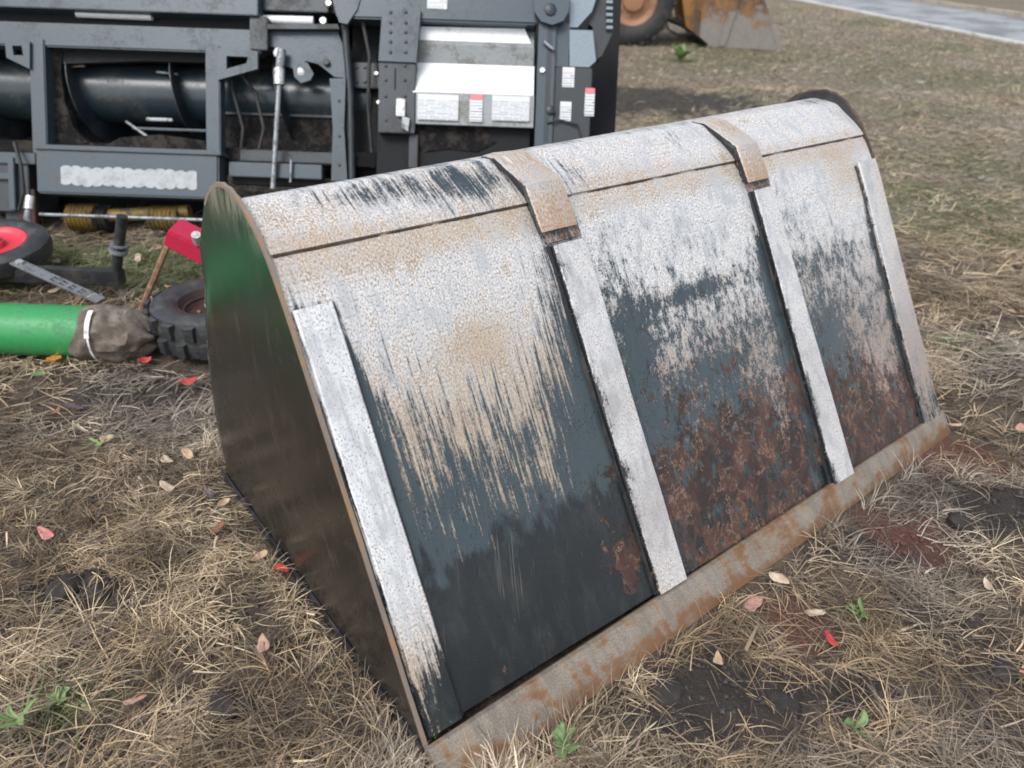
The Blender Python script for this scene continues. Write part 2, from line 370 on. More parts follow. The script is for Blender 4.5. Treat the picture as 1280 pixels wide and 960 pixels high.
def g_bare(x, y):
    right = sst(.15, .9, (np.stack([x-C0[0], y-C0[1]], -1)@ER[:2]))*sst(.35, -.3, y)
    return np.clip(sst(.48, .62, fbm(x*3.1+40, y*3.1, 4))*.95+right*.9*sst(.40, .56, fbm(x*4, y*4+8, 3)), 0, 1)
def in_bucket(x, y, mg=0.0):
    return (x > BUCKET[0]-mg) & (x < BUCKET[1]+mg) & (y > BUCKET[2]-mg) & (y < BUCKET[3]+mg)
def gh(x, y):
    x = np.asarray(x, float); y = np.asarray(y, float)
    dx = np.maximum(np.maximum(BUCKET[0]-x, x-BUCKET[1]), 0); dy = np.maximum(np.maximum(BUCKET[2]-y, y-BUCKET[3]), 0)
    k = sst(0, .30, np.hypot(dx, dy))
    near = sst(14, 6, np.hypot(x-1, y-1))
    h = (fbm(x*1.4, y*1.4, 3)-.5)*.07+(fbm(x*9, y*9, 3)-.5)*.035*near
    h = h+g_dark(x, y)*(fbm(x*20+3, y*20, 4)-.35)*.10*near
    far = sst(9, 16, x*.575*0+(x*.818-y*.575))   # toward the road the ground is even
    return h*(.12+.88*k)*(1-far*.8)-.012
ax0 = np.arange(-4.0, 7.0, .045)
def grow(a, d, lim):
    o = []; s_ = .06
    while abs(a) < lim: a += d*s_; s_ *= 1.10; o.append(a)
    return o
xs = np.array(sorted(grow(ax0[0], -1, 400)+list(ax0)+grow(ax0[-1], 1, 400)))
ys = np.array(sorted(grow(ax0[0], -1, 400)+list(ax0)+grow(ax0[-1], 1, 400)))
X, Y = np.meshgrid(xs, ys, indexing='ij'); nx, ny = X.shape
Z = gh(X, Y)
idx = np.arange(nx*ny).reshape(nx, ny)
F = np.stack([idx[:-1, :-1], idx[1:, :-1], idx[1:, 1:], idx[:-1, 1:]], -1).reshape(-1, 4)
def np_mesh(name, V, F, mat, kind_attr=None, cols=None, smooth=True):
    me = bpy.data.meshes.new(name); V = np.asarray(V, np.float32); F = np.asarray(F, np.int32); k = F.shape[1]
    me.vertices.add(len(V)); me.vertices.foreach_set('co', V.ravel()); me.loops.add(F.size); me.loops.foreach_set('vertex_index', F.ravel())
    me.polygons.add(len(F)); me.polygons.foreach_set('loop_start', np.arange(0, F.size, k, dtype=np.int32))
    me.polygons.foreach_set('use_smooth', np.full(len(F), smooth))
    if kind_attr:
        for n_, a in kind_attr.items():
            at = me.attributes.new(n_, 'FLOAT', 'POINT'); at.data.foreach_set('value', np.asarray(a, np.float32).ravel())
    if cols is not None:
        at = me.attributes.new('tint', 'FLOAT_COLOR', 'POINT'); at.data.foreach_set('color', np.concatenate([cols, np.ones((len(cols), 1))], 1).astype(np.float32).ravel())
    me.update(calc_edges=True); me.materials.append(MAT[mat]); o = bpy.data.objects.new(name, me); COL.objects.link(o); return o
def ground_mat():
    t = NT('dry_field_soil'); co = t.obj()
    dk, rd, gr, fr = t.attr('dark'), t.attr('red'), t.attr('green'), t.attr('away')
    n1 = t.noise(co, (1.1,)*3, 6, .6); n2 = t.noise(co, (16,)*3, 6, .7, (5, 2, 0)); n3 = t.noise(co, (95,)*3, 4, .65)
    st = t.noise(co, (30, 110, 30), 4, .6, (2, 1, 0), 1.2)
    straw = t.mix(fr, t.mix(n3, (.075, .056, .040), (.17, .13, .092)), t.mix(n3, (.21, .175, .115), (.38, .32, .22)))
    soil = t.mix(n2, (.040, .031, .026), (.10, .078, .060))
    far = t.math('MULTIPLY', fr, t.ss(t.math('MULTIPLY', n2, n1), .2, .36))
    c = t.mix(t.ss(t.math('ADD', t.math('MULTIPLY', n2, .55), t.math('MULTIPLY', st, .45)), .42, .60), soil, straw)
    c = t.mix(t.math('MULTIPLY', far, .35), c, (.23, .19, .145))
    c = t.mix(t.math('MULTIPLY', gr, t.ss(n3, .35, .62)), c, (.095, .115, .045))
    c = t.mix(t.math('MULTIPLY', dk, .85), c, t.mix(n3, (.016, .015, .015), (.055, .048, .044)))
    c = t.mix(t.math('MULTIPLY', rd, .75), c, t.mix(n3, (.085, .035, .027), (.17, .075, .055)))
    t.bump(t.math('ADD', t.math('MULTIPLY', n2, 1.0), t.math('MULTIPLY', n3, .6)), .7, .03)
    return t.fin(c, .9, 0, .25)
MAT['ground'] = ground_mat()
V = np.stack([X.ravel(), Y.ravel(), Z.ravel()], -1)
gnd = np_mesh('ground', V, F, 'ground', {'dark': g_dark(X, Y), 'red': g_red(X, Y), 'green': g_green(X, Y), 'away': sst(3.0, 8, np.hypot(X-C0[0], Y-C0[1]))})
tag(gnd, 'dry brown field of matted straw and dark soil', 'ground', kind='structure')

# ---- road with its edging and far kerb
RD = np.array([.575, .818, 0]); RN = np.array([.818, -.575, 0])     # along / across, away from the camera side
P0 = gp(1280, 56); P0[2] = 0
def strip(name, o0, o1, z0, z1, mat, s0=-60, s1=160, n=1, bev=0):
    """a slab beside the road, from across-offset o0 to o1"""
    g = G(); a = P0+RD*s0; b = P0+RD*s1
    q = [a+RN*o0, a+RN*o1, b+RN*o1, b+RN*o0]
    g.add([(*p[:2], z) for z in (z0, z1) for p in q], [(3, 2, 1, 0), (4, 5, 6, 7)]+[(i, (i+1) % 4, (i+1) % 4+4, i+4) for i in range(4)])
    return tag(g.build(name, mat), kind='structure')
strip('road', .18, 5.0, -.15, .012, 'asphalt')
strip('road_edging', 0, .18, -.15, .03, 'kerb_white')
kerb = empty('kerb', tuple(P0+RN*5.0)); kerb['kind'] = 'structure'
for i in range(40):                                                   # far kerb laid from separate stones
    a = RD*(-20+i*2.0+.012)+RN*.0; b = a+RD*1.976; w = RN*.26
    g = G(); z1 = .13+random.uniform(-.008, .008)
    q = [a, a+w, b+w, b]; g.add([(*p[:2], z) for z in (-.1, z1) for p in q], [(3, 2, 1, 0), (4, 5, 6, 7)]+[(k, (k+1) % 4, (k+1) % 4+4, k+4) for k in range(4)])
    g.build('kerb_stone', 'kerb_tan', kerb)

# ------------------------------------------------------------------ the big bucket
PL = [(.019, 0), None, None, (.545, .922), (.634, 1.043), (.70, 1.090), (.765, 1.122), (.832, 1.130), (.888, 1.118), (.952, 1.082), (1.026, 1.012), (1.098, .915), (1.180, .779), (1.261, .628), (1.334, .37), (1.36, .15), (1.347, -.01)]
PR = [(.0, -.01), None, None, (.567, .927), (.645, 1.032), (.70, 1.085), (.760, 1.127), (.832, 1.147), (.912, 1.133), (.979, 1.099), (1.049, 1.020), (1.114, .923), (1.195, .779), (1.261, .628), (1.334, .37), (1.36, .15), (1.347, -.01)]
for P in (PL, PR):
    a, b = np.array(P[0]), np.array(P[3]); P[1] = tuple(a+(b-a)/3); P[2] = tuple(a+(b-a)*2/3)
PL = np.array(PL); PR = np.array(PR); BW = 2.4
def crom(P, t):
    t = np.asarray(t, float); n = len(P); i = np.clip(np.floor(t).astype(int), 0, n-2); u = (t-i)[..., None]
    g = lambda k: P[np.clip(k, 0, n-1)]
    p0, p1, p2, p3 = g(i-1), g(i), g(i+1), g(i+2)
    p0 = np.where((i == 0)[..., None], 2*p1-p2, p0); p3 = np.where((i == n-2)[..., None], 2*p2-p1, p3)
    return .5*((2*p1)+(-p0+p2)*u+(2*p0-5*p1+4*p2-p3)*u*u+(-p0+3*p1-3*p2+p3)*u**3)
SL = PL.copy(); SR = PR.copy()
for k_, a_, b_ in ((4, (.636, 1.036), (.647, 1.026)), (5, (.748, 1.097), (.756, 1.094)), (6, (.768, 1.107), (.776, 1.106)), (7, (.788, 1.108), (.800, 1.111)), (8, (.855, 1.086), (.885, 1.114)), (9, (.93, 1.03), (.962, 1.072)), (10, (1.01, .96), (1.02, .965)), (11, (1.085, .88), (1.09, .885))):
    SL[k_] = a_; SR[k_] = b_
SL[12:, 0] -= .012; SR[12:, 0] -= .012
_tt = np.linspace(0, 16, 1601); _pm = crom((SL+SR)/2, _tt); _al = np.concatenate([[0], np.cumsum(np.hypot(*np.diff(_pm, axis=0).T))])
def arc(t): return np.interp(t, _tt, _al)
def t_of(s): return np.interp(s, _al, _tt)
def Q(x, t, off=0.0):
    """point on the bucket skin: x along its width, t along the profile, off outward"""
    x, t, off = np.broadcast_arrays(np.asarray(x, float), np.asarray(t, float), np.asarray(off, float))
    k = (x/BW)[..., None]; f_ = lambda q: crom(SL, q)*(1-k)+crom(SR, q)*k
    e = 1e-3; p = f_(t); d = f_(np.minimum(t+e, 16))-f_(np.maximum(t-e, 0)); d = d/np.linalg.norm(d, axis=-1, keepdims=True)
    n = np.stack([-d[..., 1], d[..., 0]], -1)
    p = p+n*off[..., None]
    return np.stack([x, p[..., 0], p[..., 1]], -1)
def inset(t): return 0.0*t
# wear masks over (x, s)
def ga(x, s, x0, s0, rx, rs): return np.exp(-((x-x0)/rx)**2-((s-s0)/rs)**2)
def masks_lower(x, s):
    p1 = sst(.80, .76, x); p3 = sst(1.66, 1.70, x); p2 = (1-p1)*(1-p3)
    # height above which the paint is scuffed white, panel by panel
    h1 = np.interp(x, [0, .10, .14, .25, .40, .50, .56, .62, .68, .73, .78], [.9, .88, .74, .70, .66, .64, .68, .76, .90, 1.04, 1.06])
    h2 = np.interp(x, [.78, .86, .95, 1.1, 1.3, 1.5, 1.64], [.92, .90, .84, .74, .72, .68, .74])
    h3 = np.interp(x, [1.66, 1.75, 1.9, 2.1, 2.3, 2.4], [.74, .76, .68, .60, .48, .46])
    h = h1*p1+h2*p2+h3*p3
    wd_ = .50*p1+.66*p2+.72*p3
    wear = np.clip((s-h)/wd_+.5, -.15, 1.30)
    wear = wear-.30*p3*ga(x, s, 1.95, .80, .3, .05)-.7*p2*ga(x, s, 1.25, .84, .22, .03)-.6*p2*ga(x, s, .96, .78, .06, .12)-.5*p2*ga(x, s, 1.25, .60, .12, .04)-.4*p3*ga(x, s, 1.85, .55, .08, .07)
    wear = wear+.42*p1*ga(x, s, .54, .50, .022, .11)+.40*p2*ga(x, s, 1.48, .42, .06, .16)+.40*p3*ga(x, s, 2.12, .40, .14, .16)+.15*p2*ga(x, s, 1.15, .60, .2, .1)
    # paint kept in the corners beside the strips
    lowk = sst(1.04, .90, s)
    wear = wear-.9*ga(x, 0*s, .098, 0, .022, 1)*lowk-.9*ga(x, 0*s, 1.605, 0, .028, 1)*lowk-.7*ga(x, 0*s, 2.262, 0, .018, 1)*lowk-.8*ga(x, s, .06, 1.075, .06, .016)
    wear = wear-.4*p1*sst(.40, .25, s)
    rust = p2*(sst(.82, .36, s)*.68)+p3*sst(.75, .26, s)*.72+p1*(.95*ga(x, s, .71, .20, .075, .10)+.7*ga(x, s, .745, .42, .03, .05))
    rust = rust-.55*p2*ga(x, s, .93, .50, .08, .06)-.55*p2*ga(x, s, 1.50, .55, .07, .09)-.5*ga(x, s, 1.60, .12, .04, .16)-.4*p2*ga(x, s, 1.25, .52, .1, .04)-.45*p3*ga(x, s, 1.90, .50, .07, .06)-.4*p3*ga(x, s, 2.12, .55, .06, .08)-.4*p2*ga(x, s, .90, .14, .04, .08)
    rust = rust+.25*sst(.10, .03, s)*(p2+p3)
    tan = .32+.45*ga(x, s, .44, .90, .09, .06)+.45*p1*sst(1.05, .66, s)+.40*sst(1.10, 1.17, s)+.12*p1+.45*p3*ga(x, s, 2.2, 1.08, .15, .10)
    wet = p1*sst(.56, .26, s)*1.05+(.28+.30*sst(.5, .2, s))*(p2+p3)
    dull = p2*sst(.92, .50, s)*.9+p3*sst(1.0, .48, s)*.9
    return wear, rust, tan, wet, dull, .1+.9*p1, 0*x
def masks_upper(x, s):
    wear = 1.0-.80*ga(x, s, .58, 1.31, .17, .085)-.50*ga(x, s, .28, 1.33, .16, .05)-.4*ga(x, s, .93, 1.28, .05, .08)-.3*ga(x, s, 1.40, 1.33, .05, .05)
    wear = wear-.35*sst(1.385, 1.42, s)-.5*sst(1.62, 1.75, s)
    tan = .40+.22*sst(1.26, 1.22, s)+.25*sst(.50, .05, x)*sst(1.42, 1.25, s)+.2*ga(x, s, 1.1, 1.25, .2, .05)
    return wear, .05+0*x, tan, .1+0*x, .15*sst(1.38, 1.42, s), .8+0*x, .25+0*x
MK = ('wear', 'rust', 'tan', 'wet', 'dull', 'strk', 'orng', 'clean')
def pad7(w, clean=0.0): w = tuple(w); return (w if len(w) == 7 else w[:4]+(0.0, .35, .9))+(clean,)
def skin(name, t0, t1, nt_, off, mfun, x0=0.0, x1=BW, nx_=70, thick=.010, par=None, warp=.003):
    ts = t_of(np.linspace(arc(t0), arc(t1), nt_)); xq = np.linspace(x0, x1, nx_)
    XX, TT = np.meshgrid(xq, ts, indexing='ij'); SS = arc(TT)
    o = (off(TT) if callable(off) else off)+warp*(fbm(XX*3+1, SS*3, 3)-.5)*2
    Pf = Q(XX, TT, o).reshape(-1, 3); Pb = Q(XX, TT, o-thick).reshape(-1, 3); n_ = nx_*nt_
    I = np.arange(n_).reshape(nx_, nt_)
    Ff = np.stack([I[:-1, :-1], I[1:, :-1], I[1:, 1:], I[:-1, 1:]], -1).reshape(-1, 4)
    Fb = Ff[:, ::-1]+n_
    rim = np.concatenate([I[:, 0], I[-1, 1:], I[-2::-1, -1], I[0, -2:0:-1]]); rn = np.roll(rim, -1)
    Fr = np.stack([rim, rim+n_, rn+n_, rn], -1)
    U = np.stack([XX.ravel(), SS.ravel()], -1); U = np.concatenate([U, U])
    w = pad7(mfun(XX.ravel(), SS.ravel())); at = {k: np.concatenate([np.broadcast_to(a, (n_,))]*2) for k, a in zip(MK, w)}
    ob = mk(name, np.concatenate([Pf, Pb]), np.concatenate([Ff, Fb, Fr]), 'bucket', par, U, at, True)
    ob.data.set_sharp_from_angle(angle=R_(35)); return ob
bucket = empty('loader_bucket', (0, 0, 0))
tag(bucket, 'large worn steel loader bucket with wear strips lying mouth-down on the dry grass', 'bucket')
TC = float(t_of(.055))
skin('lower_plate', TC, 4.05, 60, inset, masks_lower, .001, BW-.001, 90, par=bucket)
skin('upper_plate', 3.93, 10.0, 60, lambda t: inset(t)+.008, masks_upper, .001, BW-.001, 80, par=bucket, warp=.002)
skin('back_plate', 9.9, 16.0, 40, lambda t: inset(t), lambda x, s: (.15+0*x, .2+0*x, .2+0*x, .5+0*x), .001, BW-.001, 20, par=bucket)
# side plates: full profile, proud of the skin at the top, the rear edge rolled in a little
def side(name, P, x0, x1, mat):
    ts = np.linspace(0, 16, 129); pr = crom(P, ts); c_ = np.array([.75, .45]); V = []; Fq = []; n_ = len(ts)
    out = np.array([p+(p-c_)/np.linalg.norm(p-c_)*.006*float(sst(3.5, 5, t_)) for p, t_ in zip(pr, ts)])
    sg = 1 if x0 < 1 else -1; xo, xi = (x0, x1) if sg > 0 else (x1, x0)
    ks = [1.0, .985, .965, .94, .91, .87, .82, .70, .5, .25]
    for k in ks:
        roll = .030*sst(.86, 1.0, k)**1.6
        for p, t_ in zip(out, ts):
            q = c_+(p-c_)*k; V.append((xo+sg*roll*float(sst(11.0, 13.0, t_)*sst(16.2, 15.4, t_)), q[0], max(q[1], -.01)))
    nk = len(ks); V.append((xo, *c_)); ic = len(V)-1
    for p, t_ in zip(out, ts): V.append((xi+sg*.030*float(sst(11.0, 13.0, t_)*sst(16.2, 15.4, t_)), p[0], p[1]))
    bi = ic+1; V.append((xi, *c_)); ib = len(V)-1
    for j in range(nk-1):
        for i in range(n_): Fq.append((j*n_+i, j*n_+(i+1) % n_, (j+1)*n_+(i+1) % n_, (j+1)*n_+i))
    for i in range(n_):
        j = (i+1) % n_; Fq += [((nk-1)*n_+i, (nk-1)*n_+j, ic), (bi+j, bi+i, ib), (i, bi+i, bi+j, j)]
    return G().add(V, Fq).build(name, mat, bucket, True)
side('side_plate', PL, -.010, -.0005, 'side')['label'] = 'glossy side plate, painted with a green reflection at its top, dark below'
side('side_plate', PR, BW+.0005, BW+.010, 'black')
def rim_band(P, xa, xb, mat='edge'):
    ts = np.linspace(.05, 9.6, 80); pr = crom(P, ts); g = G(); c_ = np.array([.75, .45]); V = []; Fq = []
    for i, p in enumerate(pr):
        t_ = ts[i]; a = np.array(pr[min(i+1, 79)])-np.array(pr[max(i-1, 0)]); a /= np.linalg.norm(a); nn = np.array([-a[1], a[0]])
        d = (p-c_)/np.linalg.norm(p-c_); q = p+d*.006*float(sst(3.5, 5, t_))
        hi = q+nn*(.006+.0015*math.sin(t_*9)); lo = q-nn*.004
        V += [(xa, *lo), (xa, *hi), (xb, *hi), (xb, *lo)]
    for i in range(79):
        for k in range(4): Fq.append((i*4+k, i*4+(k+1) % 4, i*4+4+(k+1) % 4, i*4+4+k))
    Fq += [(3, 2, 1, 0), (316, 317, 318, 319)]
    g.add(V, Fq); return g.build('edge_bead', mat, bucket, True)
rim_band(PL, -.0105, -.0015); rim_band(PR, BW+.0015, BW+.0105, 'rust_dark')
# bottom rail of the near side plate, on the ground
G().box((-.016, .03, -.012), (-.0105, 1.345, .030), .002).build('foot_rail', 'black', bucket)
# wear strips, each slightly slanted across the width
def bar(name, xb, xt, t0, t1, off0, off1, mfun, par=bucket, nt_=40, wig=.0015, crown=0.0, qf=None, mat='bucket'):
    qf = qf or Q
    ts = t_of(np.linspace(arc(t0), arc(t1), nt_)); V = []; U = []; SV = []; XV = []
    for i, t_ in enumerate(ts):
        k = i/(nt_-1); a = xb[0]*(1-k)+xt[0]*k; b = xb[1]*(1-k)+xt[1]*k; s_ = float(arc(t_))
        w1 = wig*2*(vn(s_*14, 3.3)-.5); w2 = wig*2*(vn(s_*14, 7.7)-.5)
        o0 = off0(t_) if callable(off0) else off0; o1 = off1(t_) if callable(off1) else off1
        ch = .004; mid = a+(b-a)*.32
        ring = [(a+w1, o0), (a+w1, o1-ch), (a+w1+ch, o1), (mid, o1+crown), (b+w2-ch, o1), (b+w2, o1-ch), (b+w2, o0)]
        for x_, o_ in ring:
            V.append(qf(x_, t_, o_)); U.append((x_+(o_-o0)*.7+3.0, s_)); SV.append(s_); XV.append((x_-a)/(b-a))
    n_ = 7; Fq = [(i*n_+k, i*n_+(k+1) % n_, (i+1)*n_+(k+1) % n_, (i+1)*n_+k) for i in range(nt_-1) for k in range(n_)]
    Fq += [tuple(range(n_-1, -1, -1)), tuple(range((nt_-1)*n_, nt_*n_))]
    SV = np.array(SV); XV = np.array(XV); w = pad7(mfun(XV, SV), {'wear_strip': .55}.get(name, 0.0)); at = {k: np.broadcast_to(a, SV.shape) for k, a in zip(MK, w)}
    o = mk(name, V, Fq, mat, par, U, at); bm = bmesh.new(); bm.from_mesh(o.data); bmesh.ops.recalc_face_normals(bm, faces=bm.faces); bm.to_mesh(o.data); bm.free(); return o
edgy = lambda x: sst(-.02, .02, x)
TA = 3.03
bar('wear_strip', (.004, .098), (.004, .096), TC, TA, -.004, .018, lambda x, s: ((1.12-.95*sst(.38, .10, s)-.2*x*sst(.6, .2, s))*edgy(x), 0*s, .16+.5*sst(.55, .2, s), .8+0*s, 0*s, .9+0*s, .2+0*s))
bar('wear_strip', (.765, .880), (.735, .852), TC, TA-.02, -.004, .024, lambda x, s: (1.08*edgy(x-.03), .3*sst(.5, .2, s), .24+.1*sst(.4, .1, s), .9+0*s, .18+.25*ga(x, s, .5, .62, 1, .08)+.35*ga(x, s, .5, .30, 1, .14), .4+0*s, .2+0*s))
bar('wear_strip', (1.638, 1.757), (1.617, 1.716), TC, TA+.02, -.004, .024, lambda x, s: (1.08*edgy(x-.03), .1+0*s, .24+0*s, .9+0*s, .18+.2*ga(x, s, .5, .4, 1, .2), .4+0*s, .2+0*s))
bar('wear_strip', (2.272, 2.396), (2.272, 2.396), TC+.03, TA+.05, -.004, .018, lambda x, s: ((1.0-.55*sst(.50, .05, s))*edgy(x), .25*sst(.5, .1, s), .25+.2*x, .5+0*s, .30+.6*sst(.85, .3, s), .5+0*s, .4+0*s))
# folded straps from the hooks on the back, over the top, down onto the wear strips
def strap_off(t): return .034+.010*sst(3.5, 4.1, t)-.026*sst(4.2, 5.6, t)-.006*sst(7, 9, t)
sm = lambda x, s: ((1.1)*edgy(x-.02), .1+0*s, .62+.30*sst(1.24, 1.12, s)+.15*sst(.3, .4, x), .6+0*s, .22+0*s, .5+0*s, .38+.50*sst(1.24, 1.12, s))
def Qs(x, t, off):
    kn = [(3.0, .032), (4.12, .047), (5.95, .018), (7.4, .012), (9.7, .004)]
    P_ = [Q(x, a, b) for a, b in kn]; i = max(j for j in range(4) if t >= kn[j][0] or j == 0); u = (t-kn[i][0])/(kn[i+1][0]-kn[i][0])
    nr = []
    for j in range(4):
        d = P_[j+1]-P_[j]; d = d/np.linalg.norm(d); nr.append(np.array([0, -d[2], d[1]]))
    n_ = nr[i]; w = .06
    if u < w and i > 0: n_ = nr[i]*(.5+.5*u/w)+nr[i-1]*(.5-.5*u/w)
    if u > 1-w and i < 3: n_ = nr[i]*(.5+.5*(1-u)/w)+nr[i+1]*(.5-.5*(1-u)/w)
    return P_[i]*(1-u)+P_[i+1]*u+n_/np.linalg.norm(n_)*off
for xb, xt in (((.706, .838), (.700, .836)), ((1.592, 1.708), (1.592, 1.715))):
    st_ = bar('top_strap', xb, xt, 3.27, 9.6, -.014, .0, sm, nt_=110, crown=.004, qf=Qs)
    # black filler painting the shaded gap under the strap, and its weld pad
    bar('strap_gap_shade', (xb[0]+.010, xb[1]-.010), (xt[0]+.010, xt[1]-.010), 3.37, 9.4, -.055, -.0135, lambda x, s: (.05+0*s, .25+0*s, .3+0*s, 1.0+0*s), nt_=110, qf=Qs)
    bar('strap_pad', (xb[0]+.022, xb[1]+.012), (xb[0]+.022, xb[1]+.012), 3.05, 3.34, -.004, .018, lambda x, s: (.42+0*s, .55+0*s, .3+0*s, .2+0*s, .9+0*s, .3+0*s, .5+0*s), nt_=6)
# weld seams beside the strips and under the upper plate
def seam(pts, r, name='weld_bead', mat='black'):
    g = G(); g.tube([tuple(p) for p in pts], [r*(.75+.5*random.random()) for _ in pts], 6); return g.build(name, mat, bucket, True)
for xa, xb in ((.099, .101), (2.270, 2.270)):
    seam([Q(xb+(xa-xb)*k, TC+(TA-TC)*k, .003) for k in np.linspace(0, 1, 60)], .0045)
for (b0, t0_) in ((.883, .855), (1.760, 1.719)):
    seam([Q(b0+(t0_-b0)*k+.0012*math.sin(k*190), TC+(TA-TC)*k, .002) for k in np.linspace(0, 1, 110)], .0042, 'weld_bead', 'ear')
for (b0, t0_) in ((.764, .733), (1.636, 1.615)):
    seam([Q(b0+(t0_-b0)*k, TC+(TA-TC)*k, .003) for k in np.linspace(0, 1, 60)], .0065)
seam([Q(x, 3.91, -.001+.0015*math.sin(x*40)+.0015*math.sin(x*13)) for x in np.linspace(.01, BW-.01, 160)], .0030, 'weld_bead', 'rust_dark')
# cutting edge: thick plate from the plate's foot out to the ground
def lip():
    V = []; U = []; Fq = []; nxq = 60
    for i, x in enumerate(np.linspace(-.012, BW+.012, nxq)):
        k = min(max(x/BW, 0), 1); C_ = Q(np.clip(x, 0, BW), TC*(.72+.55*k)+.02, .022)[1:]; B_ = np.array([-.105+.062*k, -.020-.004*k]); B_ = B_+np.array([.003, .003])*(vn(x*6, 1.1)-.5)
        d = (C_-B_); L = np.linalg.norm(d); d /= L; nn = np.array([-d[1], d[0]]); th = .030; e = .009
        ring = [(C_-nn*th, L), (C_-d*.002-nn*e, L), (C_-d*(e+.002), L-e), (B_+d*.02, .02), (B_-nn*th*.7, 0), (B_-nn*th+d*.01, 0)]
        for p, s_ in ring: V.append((x, *p)); U.append((x, s_))
    n_ = 6
    for i in range(nxq-1):
        for k in range(n_): Fq.append((i*n_+k, i*n_+(k+1) % n_, (i+1)*n_+(k+1) % n_, (i+1)*n_+k))
    Fq += [tuple(range(n_-1, -1, -1)), tuple(range((nxq-1)*n_, nxq*n_))]
    o = mk('cutting_edge', V, Fq, 'lip', bucket, U); bm = bmesh.new(); bm.from_mesh(o.data); bmesh.ops.recalc_face_normals(bm, faces=bm.faces); bm.to_mesh(o.data); bm.free()
    o['label'] = 'rust-streaked grey cutting edge along the ground'
lip()
# ears of the coupling hooks, on the back just below the top
for x0 in (.60, 1.48):
    p = Q(x0, 8.7, 0); y, z = p[1], p[2]
    G().prism([(y-.03, z-.10), (y-.01, z+.012), (y+.03, z+.016), (y+.14, z-.03), (y+.12, z-.16)], x0-.013, x0+.013, 0).build('hook_ear', 'ear', bucket)
    G().tube([(x0-.06, y+.09, z-.09), (x0+.20, y+.09, z-.09)], .016, 12).build('hook_pin', 'rust', bucket, True)

# ------------------------------------------------------------------ harvester header behind
TILT = R_(24)
HX = ER; HZ = EF*math.sin(TILT)+np.array([0, 0, math.cos(TILT)]); HY = np.cross(HZ, HX); HO = rf(0, 4.35)
def hp(u, v, d=0.0):
    r = ray(u, v); o = HO+HY*d; t_ = ((o-CAM)@HY)/(r@HY); p = CAM+r*t_-HO; return float(p@HX), float(p@HZ)
head = empty('harvester_header'); mw = Matrix.Identity(4)
for i in range(3): mw[i][0] = HX[i]; mw[i][1] = HY[i]; mw[i][2] = HZ[i]; mw[i][3] = HO[i]
head.matrix_world = mw
tag(head, 'slate grey harvester header with auger drum and white feeder panel behind the bucket', 'farm machine')
def rect(u0, v0, u1, v1, d):
    a, b, c, e = hp(u0, v0, d), hp(u1, v0, d), hp(u1, v1, d), hp(u0, v1, d)
    return (a[0]+e[0])/2, (c[1]+e[1])/2, (b[0]+c[0])/2, (a[1]+b[1])/2
def hb(name, u0, v0, u1, v1, d, th, mat, bev=.004, par=head):
    x0, z0, x1, z1 = rect(u0, v0, u1, v1, d); return G().box((x0, d, z0), (x1, d+th, z1), bev).build(name, mat, par)
def hpoly(name, pts, d, th, mat, par=head):
    return G().prism([hp(u, v, d) for u, v in pts], d, d+th, 1).build(name, mat, par)
def ht(name, pts, r, mat, par=head, n=10):
    return G().tube([(hp(u, v, d)[0], d, hp(u, v, d)[1]) for u, v, d in pts], r, n).build(name, mat, par, True)
def hbolt(u, v, d, r=.012, mat='zinc', par=head, name='bolt'):
    x, z = hp(u, v, d); return G().lathe([(.001, -.010), (r*.8, -.010), (r, -.006), (r, .012)], (x, d, z), (0, 1, 0), 8).build(name, mat, par, True)
# rear trough sheet that closes the header, and the auger
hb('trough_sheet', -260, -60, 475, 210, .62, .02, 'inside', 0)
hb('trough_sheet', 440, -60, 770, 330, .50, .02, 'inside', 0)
hb('floor_sheet', -260, 178, 470, 196, .06, .55, 'mud', 0)
hb('top_sheet', -260, -50, 470, 6, .10, .5, 'slate_dark', 0)
x0, z0 = hp(-250, 112, .34); x1, z1 = hp(470, 136, .34); zc = (z0+z1)/2
G().lathe([(.001, 0), (.185, 0), (.185, x1-x0), (.001, x1-x0)], (x0, .34, hp(150, 117, .34)[1]), (1, 0, 0), 40).build('auger_drum', 'drum', head, True)
def flight(xc, hand):
    V = []; Fq = []; n_ = 40; zc_ = hp(150, 117, .34)[1]
    for i in range(n_+1):
        a = 2*math.pi*i/n_*1.0; xx = xc+hand*.30*i/n_
        for r in (.186, .30):
            for dx in (-.003, .003): V.append((xx+dx, .34+r*math.cos(a), zc_+r*math.sin(a)))
    for i in range(n_):
        b = i*4; Fq += [(b, b+1, b+5, b+4), (b+2, b+6, b+7, b+3), (b, b+4, b+6, b+2), (b+1, b+3, b+7, b+5)]
    Fq += [(0, 2, 3, 1), (n_*4, n_*4+1, n_*4+3, n_*4+2)]
    G().add(V, Fq).build('auger_flight', 'slate_dark', head, True)
for k in range(7): flight(hp(232, 110, .34)[0]-.12-.62*(k-2) if False else hp(240, 110, .34)[0]-.15+(k-4)*.62, 1)
# upper beams
hb('top_rail', -260, -30, 322, 9, -.06, .16, 'slate')
hb('top_rail', 328, -30, 410, 14, .02, .12, 'slate_dark')
hb('upper_beam', -260, 27, 326, 57, -.02, .10, 'slate', .008)
hb('upper_beam_cap', 312, 20, 334, 62, -.035, .11, 'slate_dark')
ht('lit_gap_tube', [(96, 17, .02), (190, 21, .02)], .022, 'white_panel')
ht('lit_gap_tube', [(318, 24, .05), (392, 26, .05)], .024, 'white_panel')  # white rod standing in for light showing through the gap
hb('upper_shadow_web', -260, 8, 322, 28, .05, .05, 'inside', 0)
